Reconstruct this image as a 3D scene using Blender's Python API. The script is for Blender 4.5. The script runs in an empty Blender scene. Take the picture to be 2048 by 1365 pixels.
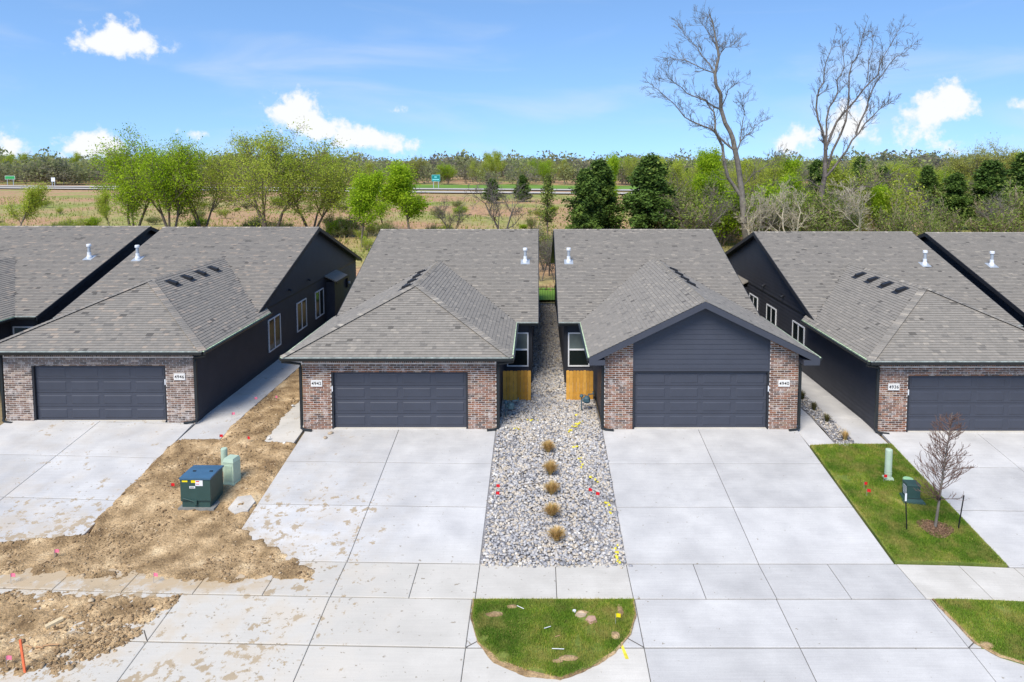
import bpy, bmesh, math, random
import numpy as np
from mathutils import Vector, Matrix

R = math.radians
SC = bpy.context.scene
COL = SC.collection
rnd = random.Random(7)
NR = np.random.default_rng(11)

# ------------------------------------------------------------------ camera
F, PXC, PITCH = 1400.0, 1077.0, R(4.4)
PYC = 320 + F * math.tan(PITCH)
CAM = Vector((0, -24.337, 9.579))
cd = bpy.data.cameras.new('camera')
cam = bpy.data.objects.new('camera', cd); COL.objects.link(cam)
cam.location = CAM
cam.rotation_euler = (R(90) - PITCH, 0, 0)
cd.sensor_width = 36; cd.lens = 36 * F / 2048
cd.shift_x = -(PXC - 1024) / 2048
cd.shift_y = -(682.5 - PYC) / 2048
cd.clip_start = 0.5; cd.clip_end = 6000
SC.camera = cam

# ------------------------------------------------------------------ sky, sun, exposure
SUN_EL, SUN_AZ = R(52), R(205)          # azimuth clockwise from +Y
wd = bpy.data.worlds.new('World'); SC.world = wd; wd.use_nodes = True
SKY_STRENGTH, SUN_STRENGTH, EXPOSURE = 0.098, 2.6, 0.92
sd = bpy.data.lights.new('sun', 'SUN'); sd.energy = SUN_STRENGTH; sd.angle = R(30); sd.color = (1, .915, .79)
sun = bpy.data.objects.new('sun', sd); COL.objects.link(sun)
sdir = Vector((math.sin(SUN_AZ) * math.cos(SUN_EL), math.cos(SUN_AZ) * math.cos(SUN_EL), math.sin(SUN_EL)))
sun.rotation_euler = sdir.to_track_quat('Z', 'Y').to_euler()
sun.location = sdir * 60
SC.view_settings.view_transform = 'Standard'; SC.view_settings.look = 'None'
SC.view_settings.exposure = EXPOSURE; SC.view_settings.gamma = 1; SC.view_settings.use_curve_mapping = False
SC.cycles.use_denoising = True
SC.cycles.max_bounces = 6; SC.cycles.transparent_max_bounces = 4


def px_dir(x, y):
    a = (x - PXC) / F; b = (y - PYC) / F
    v = Vector((a, math.cos(PITCH) - b * math.sin(PITCH), -math.sin(PITCH) - b * math.cos(PITCH)))
    return v.normalized()


def world_sky():
    nt = wd.node_tree; N = nt.nodes; L = nt.links; N.clear()
    out = N.new('ShaderNodeOutputWorld'); bg = N.new('ShaderNodeBackground')
    bg.inputs[1].default_value = SKY_STRENGTH
    L.new(bg.outputs[0], out.inputs[0])
    sky = N.new('ShaderNodeTexSky'); sky.sky_type = 'NISHITA'; sky.sun_disc = False
    sky.sun_elevation = SUN_EL; sky.sun_rotation = SUN_AZ
    sky.altitude = 300; sky.air_density = 1.0; sky.dust_density = 0.2; sky.ozone_density = 2.0
    hs = N.new('ShaderNodeHueSaturation'); hs.inputs['Saturation'].default_value = 1.12; hs.inputs['Value'].default_value = 1.3
    L.new(sky.outputs[0], hs.inputs['Color'])
    tc = N.new('ShaderNodeTexCoord')
    lift = N.new('ShaderNodeVectorMath'); lift.operation = 'ADD'; lift.inputs[1].default_value = (0, 0, .20)
    nrm = N.new('ShaderNodeVectorMath'); nrm.operation = 'NORMALIZE'
    L.new(tc.outputs['Generated'], lift.inputs[0]); L.new(lift.outputs[0], nrm.inputs[0]); L.new(nrm.outputs[0], sky.inputs['Vector'])

    def math_(op, a, b=None, clamp=False):
        n = N.new('ShaderNodeMath'); n.operation = op; n.use_clamp = clamp
        for i, v in enumerate((a, b)):
            if v is None: continue
            if isinstance(v, (int, float)): n.inputs[i].default_value = v
            else: L.new(v, n.inputs[i])
        return n.outputs[0]

    sep = N.new('ShaderNodeSeparateXYZ'); L.new(tc.outputs['Generated'], sep.inputs[0])
    az = math_('ARCTAN2', sep.outputs[0], sep.outputs[1])
    el = math_('ARCSINE', sep.outputs[2])
    noi = N.new('ShaderNodeTexNoise'); noi.inputs['Scale'].default_value = 24; noi.inputs['Detail'].default_value = 10
    noi.inputs['Roughness'].default_value = .62
    L.new(tc.outputs['Generated'], noi.inputs['Vector'])
    nz = math_('SUBTRACT', noi.outputs[0], 0.5)
    # cumulus heads: (az, el, radius az, radius el)
    blobs = [(235, 62, 46, 26, 1), (205, 92, 55, 20, .9), (270, 90, 50, 20, .9), (592, 200, 34, 26, 1.1), (570, 232, 50, 22, 1), (625, 245, 45, 26, 1.1), (680, 265, 60, 24, 1), (750, 285, 60, 22, 1),
             (810, 295, 35, 18, .9), (150, 302, 32, 22, 1), (195, 285, 34, 22, 1), (240, 298, 34, 20, .9), (15, 295, 34, 18, 1), (385, 270, 32, 12, .8), (1590, 268, 26, 24, 1), (1565, 290, 34, 18, 1), (1650, 275, 40, 26, .7),
             (1715, 222, 36, 28, 1), (1690, 255, 46, 26, .9), (1895, 190, 36, 26, 1.1), (1930, 212, 36, 24, 1), (1850, 215, 30, 22, .9), (1840, 255, 40, 26, .8), (1880, 285, 70, 22, .7), (800, 222, 20, 9, .7), (2045, 210, 22, 10, .8), (2250, 250, 90, 40, 1), (-200, 240, 90, 40, 1)]
    total = None
    for (x, y, rx, ry, s) in blobs:
        d = px_dir(x, y)
        a0 = math.atan2(d.x, d.y); e0 = math.asin(d.z)
        ra, re = rx / F, ry / F
        da = math_('DIVIDE', math_('SUBTRACT', az, a0), ra)
        de = math_('DIVIDE', math_('SUBTRACT', el, e0), re)
        r2 = math_('ADD', math_('MULTIPLY', da, da), math_('MULTIPLY', de, de))
        g = math_('MULTIPLY', math_('POWER', 2.718, math_('MULTIPLY', r2, -0.9)), s)
        total = g if total is None else math_('ADD', total, g)
    no3 = N.new('ShaderNodeTexNoise'); no3.inputs['Scale'].default_value = 62; no3.inputs['Detail'].default_value = 8; no3.inputs['Roughness'].default_value = .6
    L.new(tc.outputs['Generated'], no3.inputs['Vector'])
    n3 = math_('SUBTRACT', no3.outputs[0], 0.5)
    dens = math_('ADD', math_('ADD', total, math_('MULTIPLY', nz, 2.6)), math_('MULTIPLY', n3, 2.2))
    mr = N.new('ShaderNodeMapRange'); mr.interpolation_type = 'SMOOTHSTEP'
    mr.inputs['From Min'].default_value = .40; mr.inputs['From Max'].default_value = 1.25
    L.new(dens, mr.inputs['Value'])
    gate = N.new('ShaderNodeMapRange'); gate.inputs['From Min'].default_value = .1; gate.inputs['From Max'].default_value = .35
    L.new(total, gate.inputs['Value'])
    cum = math_('MULTIPLY', mr.outputs[0], gate.outputs[0], True)
    # thin high veil, stretched
    mp = N.new('ShaderNodeMapping'); mp.inputs['Scale'].default_value = (2.2, 2.2, 10)
    L.new(tc.outputs['Generated'], mp.inputs[0])
    n2 = N.new('ShaderNodeTexNoise'); n2.inputs['Scale'].default_value = 1.7; n2.inputs['Detail'].default_value = 5; n2.inputs['Distortion'].default_value = .6
    L.new(mp.outputs[0], n2.inputs['Vector'])
    m2 = N.new('ShaderNodeMapRange'); m2.interpolation_type = 'SMOOTHSTEP'
    m2.inputs['From Min'].default_value = .45; m2.inputs['From Max'].default_value = .85; m2.inputs['To Max'].default_value = .45
    L.new(n2.outputs[0], m2.inputs['Value'])
    mixa = N.new('ShaderNodeMix'); mixa.data_type = 'RGBA'
    L.new(m2.outputs[0], mixa.inputs['Factor']); L.new(hs.outputs[0], mixa.inputs['A']); mixa.inputs['B'].default_value = (4.2, 4.6, 5.1, 1)
    mixb = N.new('ShaderNodeMix'); mixb.data_type = 'RGBA'
    L.new(cum, mixb.inputs['Factor']); L.new(mixa.outputs['Result'], mixb.inputs['A']); mixb.inputs['B'].default_value = (5.3, 5.4, 5.5, 1)
    L.new(mixb.outputs['Result'], bg.inputs[0])


world_sky()

# ------------------------------------------------------------------ materials
MATS = {}


def mat(name, cols, rough=.85, tone=False, noise=None, bump=None, spec=.3, trans=0, metal=0, coords='pos', extra=None):
    """cols: one colour or a list for a ramp driven by the 'tone' attribute (tone=True) or by noise."""
    if name in MATS: return MATS[name]
    m = bpy.data.materials.new(name); m.use_nodes = True; MATS[name] = m
    nt = m.node_tree; N = nt.nodes; L = nt.links
    b = N['Principled BSDF']
    b.inputs['Roughness'].default_value = rough; b.inputs['Specular IOR Level'].default_value = spec; b.inputs['Metallic'].default_value = metal
    geo = N.new('ShaderNodeNewGeometry'); pos = geo.outputs['Position']
    if not isinstance(cols, list): cols = [cols]
    col = None

    def ramp(src, cs):
        r = N.new('ShaderNodeValToRGB'); e = r.color_ramp.elements
        while len(e) < len(cs): e.new(.5)
        for i, c in enumerate(cs):
            e[i].position = i / max(1, len(cs) - 1); e[i].color = (*c, 1)
        L.new(src, r.inputs[0]); return r.outputs[0]

    def ntex(scale, detail=4):
        n = N.new('ShaderNodeTexNoise'); n.inputs['Scale'].default_value = scale; n.inputs['Detail'].default_value = detail
        L.new(pos, n.inputs['Vector']); return n.outputs[0]

    if tone and len(cols) > 1:
        at = N.new('ShaderNodeAttribute'); at.attribute_name = 'tone'
        col = ramp(at.outputs['Fac'], cols)
    elif len(cols) > 1 and noise:
        mrn = N.new('ShaderNodeMapRange'); mrn.inputs['From Min'].default_value = .28; mrn.inputs['From Max'].default_value = .72
        L.new(ntex(noise[0]), mrn.inputs['Value'])
        col = ramp(mrn.outputs[0], cols)
    else:
        rgb = N.new('ShaderNodeRGB'); rgb.outputs[0].default_value = (*cols[0], 1); col = rgb.outputs[0]
    if noise:
        for sc, am in ((noise[0], noise[1]),) + ((noise[2:4],) if len(noise) > 3 else ()):
            mr = N.new('ShaderNodeMapRange'); mr.inputs['From Min'].default_value = .25; mr.inputs['From Max'].default_value = .75
            mr.inputs['To Min'].default_value = 1 - am; mr.inputs['To Max'].default_value = 1 + am
            L.new(ntex(sc), mr.inputs['Value'])
            mx = N.new('ShaderNodeVectorMath'); mx.operation = 'SCALE'
            L.new(col, mx.inputs[0]); L.new(mr.outputs[0], mx.inputs['Scale']); col = mx.outputs[0]
    if extra: col = extra(N, L, pos, col, b)
    L.new(col, b.inputs['Base Color'])
    if bump:
        bn = N.new('ShaderNodeBump'); bn.inputs['Strength'].default_value = bump[1]; bn.inputs['Distance'].default_value = bump[2] if len(bump) > 2 else .02
        L.new(ntex(bump[0], 6), bn.inputs['Height']); L.new(bn.outputs[0], b.inputs['Normal'])
    if trans:
        tr = N.new('ShaderNodeBsdfTranslucent'); ms = N.new('ShaderNodeMixShader'); ms.inputs[0].default_value = trans
        L.new(col, tr.inputs[0]); L.new(b.outputs[0], ms.inputs[1]); L.new(tr.outputs[0], ms.inputs[2])
        L.new(ms.outputs[0], N['Material Output'].inputs[0])
    return m


def mud_extra(N, L, pos, col, b):
    sep = N.new('ShaderNodeSeparateXYZ'); L.new(pos, sep.inputs[0])

    def mrange(src, a, c, lo=0., hi=1.):
        m = N.new('ShaderNodeMapRange'); m.interpolation_type = 'SMOOTHSTEP'
        for k, v in (('From Min', a), ('From Max', c), ('To Min', lo), ('To Max', hi)): m.inputs[k].default_value = v
        L.new(src, m.inputs['Value']); return m.outputs[0]

    def mth(op, a, c, clamp=False):
        n = N.new('ShaderNodeMath'); n.operation = op; n.use_clamp = clamp
        for i, v in enumerate((a, c)):
            if isinstance(v, (int, float)): n.inputs[i].default_value = v
            else: L.new(v, n.inputs[i])
        return n.outputs[0]

    def nz(scale, det, rough=.6, dist=0):
        n = N.new('ShaderNodeTexNoise'); n.inputs['Scale'].default_value = scale; n.inputs['Detail'].default_value = det
        n.inputs['Roughness'].default_value = rough; n.inputs['Distortion'].default_value = dist
        L.new(pos, n.inputs['Vector']); return n.outputs[0]
    def mix(fac, a, c):
        m = N.new('ShaderNodeMix'); m.data_type = 'RGBA'
        L.new(fac, m.inputs['Factor']); L.new(a, m.inputs['A'])
        m.inputs['B'].default_value = (*c, 1); return m.outputs['Result']
    oi = N.new('ShaderNodeObjectInfo')
    mp = N.new('ShaderNodeMapping'); mp.inputs['Scale'].default_value = (.7, 26, 1); L.new(pos, mp.inputs[0])
    br = N.new('ShaderNodeTexNoise'); br.inputs['Scale'].default_value = 1.6; br.inputs['Detail'].default_value = 5; L.new(mp.outputs[0], br.inputs['Vector'])
    k = mth('MULTIPLY', mth('MULTIPLY', mrange(oi.outputs['Random'], 0, 1, .93, 1.03), mrange(br.outputs[0], .3, .7, .95, 1.035)), mrange(nz(.45, 5, .62, .4), .3, .7, .955, 1.03))
    sc = N.new('ShaderNodeVectorMath'); sc.operation = 'SCALE'; L.new(col, sc.inputs[0]); L.new(k, sc.inputs['Scale']); col = sc.outputs[0]
    left = mrange(sep.outputs[0], -2.0, -8.6)
    low = mrange(sep.outputs[1], -2.2, -6.6)
    wet = mth('MULTIPLY', left, mth('ADD', mth('MULTIPLY', low, .75), .25))
    # mortar-warm cast and faint clouding
    warm = mth('MULTIPLY', mrange(sep.outputs[1], -5.5, -7.4), mrange(sep.outputs[0], 3.0, -3.0, .25, 1.))
    col = mix(mth('MULTIPLY', warm, .5), col, (.50, .475, .42))
    blob = nz(.8, 6, .65)
    sm = mth('ADD', mth('MULTIPLY', nz(3.3, 8, .72), .72), mth('MULTIPLY', nz(.55, 3), .28))
    mud = mrange(mth('ADD', sm, mth('MULTIPLY', wet, .085)), .605, .635)
    mud = mth('MULTIPLY', mud, mrange(wet, .05, .3))
    col = mix(mth('MULTIPLY', mud, .8), col, (.34, .25, .14))
    # dirt dust veil close to the bare soil
    dust = mth('MULTIPLY', mrange(nz(1.3, 5), .42, .66), mth('MULTIPLY', wet, .5))
    col = mix(dust, col, (.48, .39, .27))
    walk = mth('MULTIPLY', mth('MULTIPLY', mrange(sep.outputs[1], -8.25, -7.9), mrange(sep.outputs[0], -5.6, -8.2)), mrange(sep.outputs[1], -6.0, -6.6))
    col = mix(mth('MULTIPLY', walk, mrange(mth('ADD', nz(2.6, 7, .7), mth('MULTIPLY', nz(.7, 2), .4)), .54, .74, .2, 1.)), col, (.47, .365, .235))
    # specks of clay all over, denser to the left and on the approach
    sp = mrange(mth('ADD', nz(9, 3, .5), mth('MULTIPLY', mrange(sep.outputs[0], 9., -4., 0., .055), mrange(sep.outputs[1], -3., -8., .4, 1.))), .725, .75)
    col = mix(mth('MULTIPLY', sp, .7), col, (.22, .18, .12))
    return col


mat('concrete', [(0.469, 0.462, 0.451), (0.549, 0.54, 0.519)], .9, noise=(1.1, .06, 38, .07), bump=(60, .12, .004), extra=mud_extra)
mat('concrete_walk', [(0.526, 0.499, 0.443), (0.608, 0.579, 0.52)], .9, noise=(1.3, .06, 38, .07), bump=(60, .12, .004), extra=mud_extra)
mat('joint', (.10, .09, .078), .95)
mat('siding', (0.0438, 0.0463, 0.058), .55, noise=(2.2, .12, 40, .08))
mat('trim', (.026, .028, .034), .5, noise=(3, .1))
mat('door_paint', (.054, .060, .079), .5, noise=(2, .06, 60, .05))
mat('gutter', (.022, .026, .028), .4)
mat('drip', (0.525, 0.65, 0.413), .5, noise=(9, .5))
mat('drip_pale', (0.36, 0.396, 0.36), .5, noise=(9, .4))
mat('mortar', [(0.55, 0.488, 0.431), (0.725, 0.663, 0.613)], .95, noise=(6, .1, 60, .12), bump=(70, .4, .01))
def smear(N, L, pos, col, b):
    n = N.new('ShaderNodeTexNoise'); n.inputs['Scale'].default_value = 3.2; n.inputs['Detail'].default_value = 8; n.inputs['Roughness'].default_value = .75
    L.new(pos, n.inputs['Vector'])
    m = N.new('ShaderNodeMapRange'); m.inputs['From Min'].default_value = .52; m.inputs['From Max'].default_value = .64; m.inputs['To Max'].default_value = .6
    L.new(n.outputs[0], m.inputs['Value'])
    mx = N.new('ShaderNodeMix'); mx.data_type = 'RGBA'; L.new(m.outputs[0], mx.inputs['Factor']); L.new(col, mx.inputs['A']); mx.inputs['B'].default_value = (.6, .55, .51, 1)
    return mx.outputs['Result']
mat('brick', [(0.0833, 0.0568, 0.0459), (0.119, 0.0692, 0.048), (0.175, 0.089, 0.0541), (0.238, 0.109, 0.0625), (0.277, 0.13, 0.0728), (0.223, 0.149, 0.0987), (0.362, 0.26, 0.187)], .92, tone=True, noise=(22, .25, 90, .2), bump=(80, .4, .008), extra=smear)
mat('brick_grey', [(0.0912, 0.0701, 0.0609), (0.125, 0.0897, 0.0706), (0.174, 0.115, 0.088), (0.221, 0.14, 0.103), (0.189, 0.14, 0.11), (0.315, 0.237, 0.182), (0.473, 0.363, 0.286)], .92, tone=True, noise=(22, .25, 90, .2), bump=(80, .4, .008), extra=smear)
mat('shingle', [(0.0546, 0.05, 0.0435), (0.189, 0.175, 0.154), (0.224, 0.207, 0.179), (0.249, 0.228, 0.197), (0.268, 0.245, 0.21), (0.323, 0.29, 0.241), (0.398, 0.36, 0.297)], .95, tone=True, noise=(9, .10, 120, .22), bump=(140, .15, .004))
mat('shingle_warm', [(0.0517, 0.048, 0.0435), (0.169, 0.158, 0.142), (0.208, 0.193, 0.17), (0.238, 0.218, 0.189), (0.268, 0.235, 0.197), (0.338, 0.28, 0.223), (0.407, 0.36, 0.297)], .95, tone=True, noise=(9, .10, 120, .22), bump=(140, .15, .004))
mat('deck', (.13, .125, .12), .95, noise=(30, .2))
mat('white', (.72, .74, .76), .45)
mat('galv', (.42, .46, .50), .4, metal=.3)
mat('vent_black', (.018, .018, .02), .5)
mat('glass', (.012, .018, .018), .08, spec=.32)
mat('blind', (.10, .13, .13), .3, spec=.6, noise=(1.5, .4))
mat('plaque', (.74, .72, .68), .6)
mat('ink', (.015, .015, .015), .6)
mat('soil', [(0.213, 0.136, 0.0666), (0.326, 0.22, 0.111), (0.451, 0.315, 0.17), (0.59, 0.446, 0.261)], .98, noise=(1.6, .16, 16, .38), bump=(26, 1.0, .05))
mat('soil_lump', [(0.143, 0.0906, 0.047), (0.262, 0.176, 0.0941), (0.392, 0.277, 0.156), (0.594, 0.476, 0.323)], .98, tone=True, noise=(20, .25), bump=(50, .6, .02))
mat('ground', [(.20, .15, .08), (.26, .20, .11), (.16, .17, .06)], .98, noise=(.35, .15, 6, .25), bump=(12, .6, .04))
mat('field', [(.16, .22, .035), (.25, .28, .06), (.34, .29, .11), (.40, .235, .13), (.33, .23, .11), (.20, .25, .045)], .98, noise=(.035, .18, .9, .35), bump=(2, .6, .1))
mat('median_grass', (.13, .24, .03), .95, noise=(.1, .25))
mat('gravel_bed', [(.16, .155, .16), (.30, .29, .29)], .95, noise=(25, .4))
mat('stone', [(.17, .17, .18), (.26, .26, .272), (.36, .355, .36), (.47, .46, .45), (.45, .385, .295), (.55, .49, .40), (.66, .64, .60)], .8, tone=True, noise=(40, .15))
mat('lawn_base', [(0.0785, 0.131, 0.0184), (0.144, 0.19, 0.034), (0.249, 0.223, 0.0654)], .98, noise=(1.3, .2, 20, .3))
def patchy(N, L, pos, col, b):
    n = N.new('ShaderNodeTexNoise'); n.inputs['Scale'].default_value = 1.9; n.inputs['Detail'].default_value = 5; n.inputs['Roughness'].default_value = .6
    L.new(pos, n.inputs['Vector'])
    m = N.new('ShaderNodeMapRange'); m.inputs['From Min'].default_value = .45; m.inputs['From Max'].default_value = .68; m.inputs['To Max'].default_value = .85
    L.new(n.outputs[0], m.inputs['Value'])
    mx = N.new('ShaderNodeMix'); mx.data_type = 'RGBA'; L.new(m.outputs[0], mx.inputs['Factor']); L.new(col, mx.inputs['A']); mx.inputs['B'].default_value = (.36, .31, .09, 1)
    return mx.outputs['Result']
mat('blade', [(0.0812, 0.17, 0.0126), (0.136, 0.253, 0.0176), (0.207, 0.313, 0.0277), (0.36, 0.373, 0.0504), (0.649, 0.508, 0.151)], .8, tone=True, trans=.25, extra=patchy)
mat('field_blade', [(.20, .28, .04), (.30, .33, .07), (.40, .36, .13), (.48, .38, .19), (.46, .30, .17)], .9, tone=True, trans=.4)
mat('tuft', [(0.27, 0.254, 0.0675), (0.506, 0.389, 0.135), (0.709, 0.49, 0.203), (0.776, 0.473, 0.22)], .85, tone=True, trans=.25)
mat('tuft_green', [(.05, .075, .02), (.12, .12, .04), (.30, .21, .08)], .85, tone=True, trans=.25)
mat('wood_fence', [(0.446, 0.215, 0.0308), (0.581, 0.293, 0.0462), (0.675, 0.358, 0.066)], .75, tone=True, noise=(7, .15, 50, .12))
mat('iron', (.012, .012, .013), .45)
mat('transformer', (0.0351, 0.0743, 0.0675), .45, noise=(3, .1))
mat('transformer_lid', (0.0532, 0.128, 0.216), .4, noise=(4, .12))  # blue sky light on the lid's top is put into this colour
mat('pale_green', (.42, .53, .41), .5, noise=(5, .06))
mat('mint', (.30, .53, .30), .5)
mat('pad', (.21, .21, .195), .95, noise=(8, .2))
mat('slab_piece', (.50, .47, .42), .95, noise=(3, .2, 30, .12))
mat('red', (.62, .012, .018), .6)
mat('pink', (.80, .20, .30), .6)
mat('orange', (.80, .17, .07), .6)
mat('yellow', (.80, .66, .01), .6)
mat('yellow_paint', [(.62, .52, .04), (.75, .66, .08)], .7, noise=(10, .2))
mat('wire', (.35, .35, .35), .5)
mat('meter', (.055, .11, .14), .5)
mat('bark', [(0.115, 0.0972, 0.0828), (0.173, 0.151, 0.133)], .95, noise=(3, .2))
mat('bark_pale', [(0.148, 0.132, 0.113), (0.19, 0.172, 0.148)], .95, noise=(3, .2))
mat('bark_dark', [(0.13, 0.104, 0.0806), (0.208, 0.169, 0.13)], .95, noise=(3, .2))
mat('dead_pale', [(.40, .35, .26), (.52, .46, .35)], .95, noise=(2, .15))
mat('twig_red', (.19, .115, .09), .9)
mat('twig_tan', [(0.325, 0.263, 0.175), (0.425, 0.35, 0.237)], .95, noise=(.5, .2))
mat('mulch', [(.10, .06, .04), (.20, .12, .075), (.34, .22, .14)], .98, tone=True)
GREENS = [(.085, .125, .014), (.14, .195, .02), (.21, .28, .03), (.29, .35, .05)]
mat('leaf_light', [(0.216, 0.282, 0.0355), (0.37, 0.445, 0.0517), (0.542, 0.618, 0.0807), (0.739, 0.758, 0.138)], .8, tone=True, trans=.5)
mat('leaf_bright', [(0.169, 0.268, 0.0131), (0.301, 0.447, 0.0184), (0.439, 0.608, 0.0261), (0.577, 0.75, 0.0392)], .8, tone=True, trans=.5)
mat('leaf_cedar', [(0.0304, 0.0628, 0.0121), (0.0609, 0.117, 0.0183), (0.109, 0.183, 0.0273), (0.185, 0.251, 0.0455)], .85, tone=True, trans=.15)
mat('leaf_olive', [(0.0949, 0.112, 0.036), (0.155, 0.206, 0.042), (0.241, 0.319, 0.0525), (0.328, 0.338, 0.112)], .85, tone=True, trans=.3)
mat('leaf_gold', [(0.24, 0.255, 0.0525), (0.36, 0.375, 0.075), (0.51, 0.495, 0.135)], .85, tone=True, trans=.35)
mat('far_leaf', [(0.277, 0.245, 0.192), (0.225, 0.218, 0.146), (0.238, 0.251, 0.132), (0.277, 0.298, 0.132), (0.33, 0.37, 0.146), (0.397, 0.45, 0.159)], .9, tone=True, trans=.5)
mat('road', (.46, .43, .38), .9, noise=(.2, .06))
mat('sign_green', (.005, .20, .19), .5)
mat('sign_green2', (.03, .30, .08), .5)
mat('sign_text', (.25, .75, .75), .5)
mat('board_tan', (.62, .50, .31), .9, noise=(14, .1))
mat('stick', (.45, .27, .14), .9)
mat('rock_pink', (.43, .27, .20), .9, noise=(10, .2))
mat('rock_tan', (.46, .36, .25), .9, noise=(10, .2))

# ------------------------------------------------------------------ helpers


def tag(o, label=None, cat=None, group=None, kind=None):
    if label: o['label'] = label
    if cat: o['category'] = cat
    if group: o['group'] = group
    if kind: o['kind'] = kind
    return o


def empty(name, loc=(0, 0, 0), rz=0):
    o = bpy.data.objects.new(name, None); COL.objects.link(o); o.location = loc; o.rotation_euler = (0, 0, rz); o.empty_display_size = .2
    return o


def link(name, me, parent=None, loc=None):
    o = bpy.data.objects.new(name, me); COL.objects.link(o)
    if parent: o.parent = parent
    if loc is not None: o.location = loc
    return o


def np_mesh(name, V, Fc, material, tone=None, smooth=False):
    V = np.asarray(V, np.float32); Fc = np.asarray(Fc, np.int32)
    me = bpy.data.meshes.new(name); n, k = Fc.shape
    me.vertices.add(len(V)); me.vertices.foreach_set('co', V.ravel())
    me.loops.add(n * k); me.loops.foreach_set('vertex_index', Fc.ravel())
    me.polygons.add(n); me.polygons.foreach_set('loop_start', np.arange(0, n * k, k, dtype=np.int32))
    me.polygons.foreach_set('loop_total', np.full(n, k, np.int32))
    if smooth: me.polygons.foreach_set('use_smooth', np.ones(n, bool))
    me.materials.append(MATS[material] if isinstance(material, str) else material)
    if tone is not None:
        a = me.attributes.new('tone', 'FLOAT', 'FACE'); a.data.foreach_set('value', np.asarray(tone, np.float32))
    me.update(calc_edges=True)
    return me


class MB:
    """collects faces; mirror=-1 flips x and winding"""

    def __init__(s, mirror=1):
        s.V = []; s.F = []; s.T = []; s.m = mirror

    def poly(s, pts, tone=0.):
        i = len(s.V)
        s.V += [(p[0] * s.m, p[1], p[2]) for p in pts]
        f = list(range(i, i + len(pts)))
        s.F.append(f if s.m > 0 else f[::-1]); s.T.append(tone); return s

    def hexa(s, a, b, tone=0.):
        """bottom ring a (ccw from above), top ring b"""
        n = len(a)
        s.poly(list(a)[::-1], tone); s.poly(b, tone)
        for i in range(n):
            j = (i + 1) % n
            s.poly([a[i], a[j], b[j], b[i]], tone)
        return s

    def box(s, x0, x1, y0, y1, z0, z1, tone=0.):
        a = [(x0, y0, z0), (x1, y0, z0), (x1, y1, z0), (x0, y1, z0)]
        b = [(p[0], p[1], z1) for p in a]
        return s.hexa(a, b, tone)

    def plate(s, top, th, tone=0.):
        """polygon (ccw from above) thickened downward"""
        return s.hexa([(p[0], p[1], p[2] - th) for p in top], top, tone)

    def tube(s, pts, r, n=8, tone=0., cap=True):
        pts = [Vector(p) for p in pts]; rs = r if isinstance(r, (list, tuple)) else [r] * len(pts)
        rings = []; prev = None
        for i, p in enumerate(pts):
            d = (pts[min(i + 1, len(pts) - 1)] - pts[max(i - 1, 0)]).normalized()
            up = Vector((0, 0, 1)) if abs(d.z) < .9 else Vector((0, 1, 0))
            if prev is not None: up = prev
            x = up.cross(d).normalized(); y = d.cross(x); prev = y
            rings.append([p + (x * math.cos(2 * math.pi * k / n) + y * math.sin(2 * math.pi * k / n)) * rs[i] for k in range(n)])
        for a, b in zip(rings, rings[1:]):
            for k in range(n):
                j = (k + 1) % n
                s.poly([a[k], a[j], b[j], b[k]], tone)
        if cap:
            s.poly(rings[0][::-1], tone); s.poly(rings[-1], tone)
        return s

    def lathe(s, prof, n=16, c=(0, 0), tone=0.):
        """prof: list of (r, z) from bottom to top"""
        rings = [[(c[0] + r * math.cos(2 * math.pi * k / n), c[1] + r * math.sin(2 * math.pi * k / n), z) for k in range(n)] for r, z in prof]
        for a, b in zip(rings, rings[1:]):
            for k in range(n):
                j = (k + 1) % n; s.poly([a[k], a[j], b[j], b[k]], tone)
        s.poly(rings[-1], tone); s.poly(rings[0][::-1], tone); return s

    def mesh(s, name, material, tone=False, smooth=False):
        me = bpy.data.meshes.new(name); me.from_pydata([tuple(v) for v in s.V], [], s.F)
        me.materials.append(MATS[material])
        if tone:
            a = me.attributes.new('tone', 'FLOAT', 'FACE'); a.data.foreach_set('value', np.asarray(s.T, np.float32))
        if smooth: me.polygons.foreach_set('use_smooth', np.ones(len(s.F), bool))
        return me

    def build(s, name, material, parent=None, loc=None, tone=False, smooth=False):
        return link(name, s.mesh(name, material, tone, smooth), parent, loc)


def clip(poly, a, b, c):
    """keep the part of a 2-D polygon where a*x+b*y<=c"""
    out = []
    for i in range(len(poly)):
        p, q = poly[i], poly[(i + 1) % len(poly)]
        dp, dq = a * p[0] + b * p[1] - c, a * q[0] + b * q[1] - c
        if dp <= 0: out.append(p)
        if (dp < 0 < dq) or (dq < 0 < dp):
            t = dp / (dp - dq); out.append((p[0] + t * (q[0] - p[0]), p[1] + t * (q[1] - p[1])))
    return out


def edges_of(poly):
    """half planes of a ccw convex polygon"""
    es = []
    for i in range(len(poly)):
        (x0, y0), (x1, y1) = poly[i], poly[(i + 1) % len(poly)]
        a, b = (y1 - y0), -(x1 - x0); l = math.hypot(a, b) or 1
        es.append((a / l, b / l, (a * x0 + b * y0) / l))
    return es


def clip_all(poly, es):
    for e in es:
        poly = clip(poly, *e)
        if len(poly) < 3: return []
    return poly


# numpy value noise
_PERM = NR.random((256, 256))


def vnoise(x, y):
    xi = np.floor(x).astype(int); yi = np.floor(y).astype(int); fx = x - xi; fy = y - yi
    fx = fx * fx * (3 - 2 * fx); fy = fy * fy * (3 - 2 * fy)
    g = lambda i, j: _PERM[i % 256, j % 256]
    return (g(xi, yi) * (1 - fx) + g(xi + 1, yi) * fx) * (1 - fy) + (g(xi, yi + 1) * (1 - fx) + g(xi + 1, yi + 1) * fx) * fy


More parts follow.
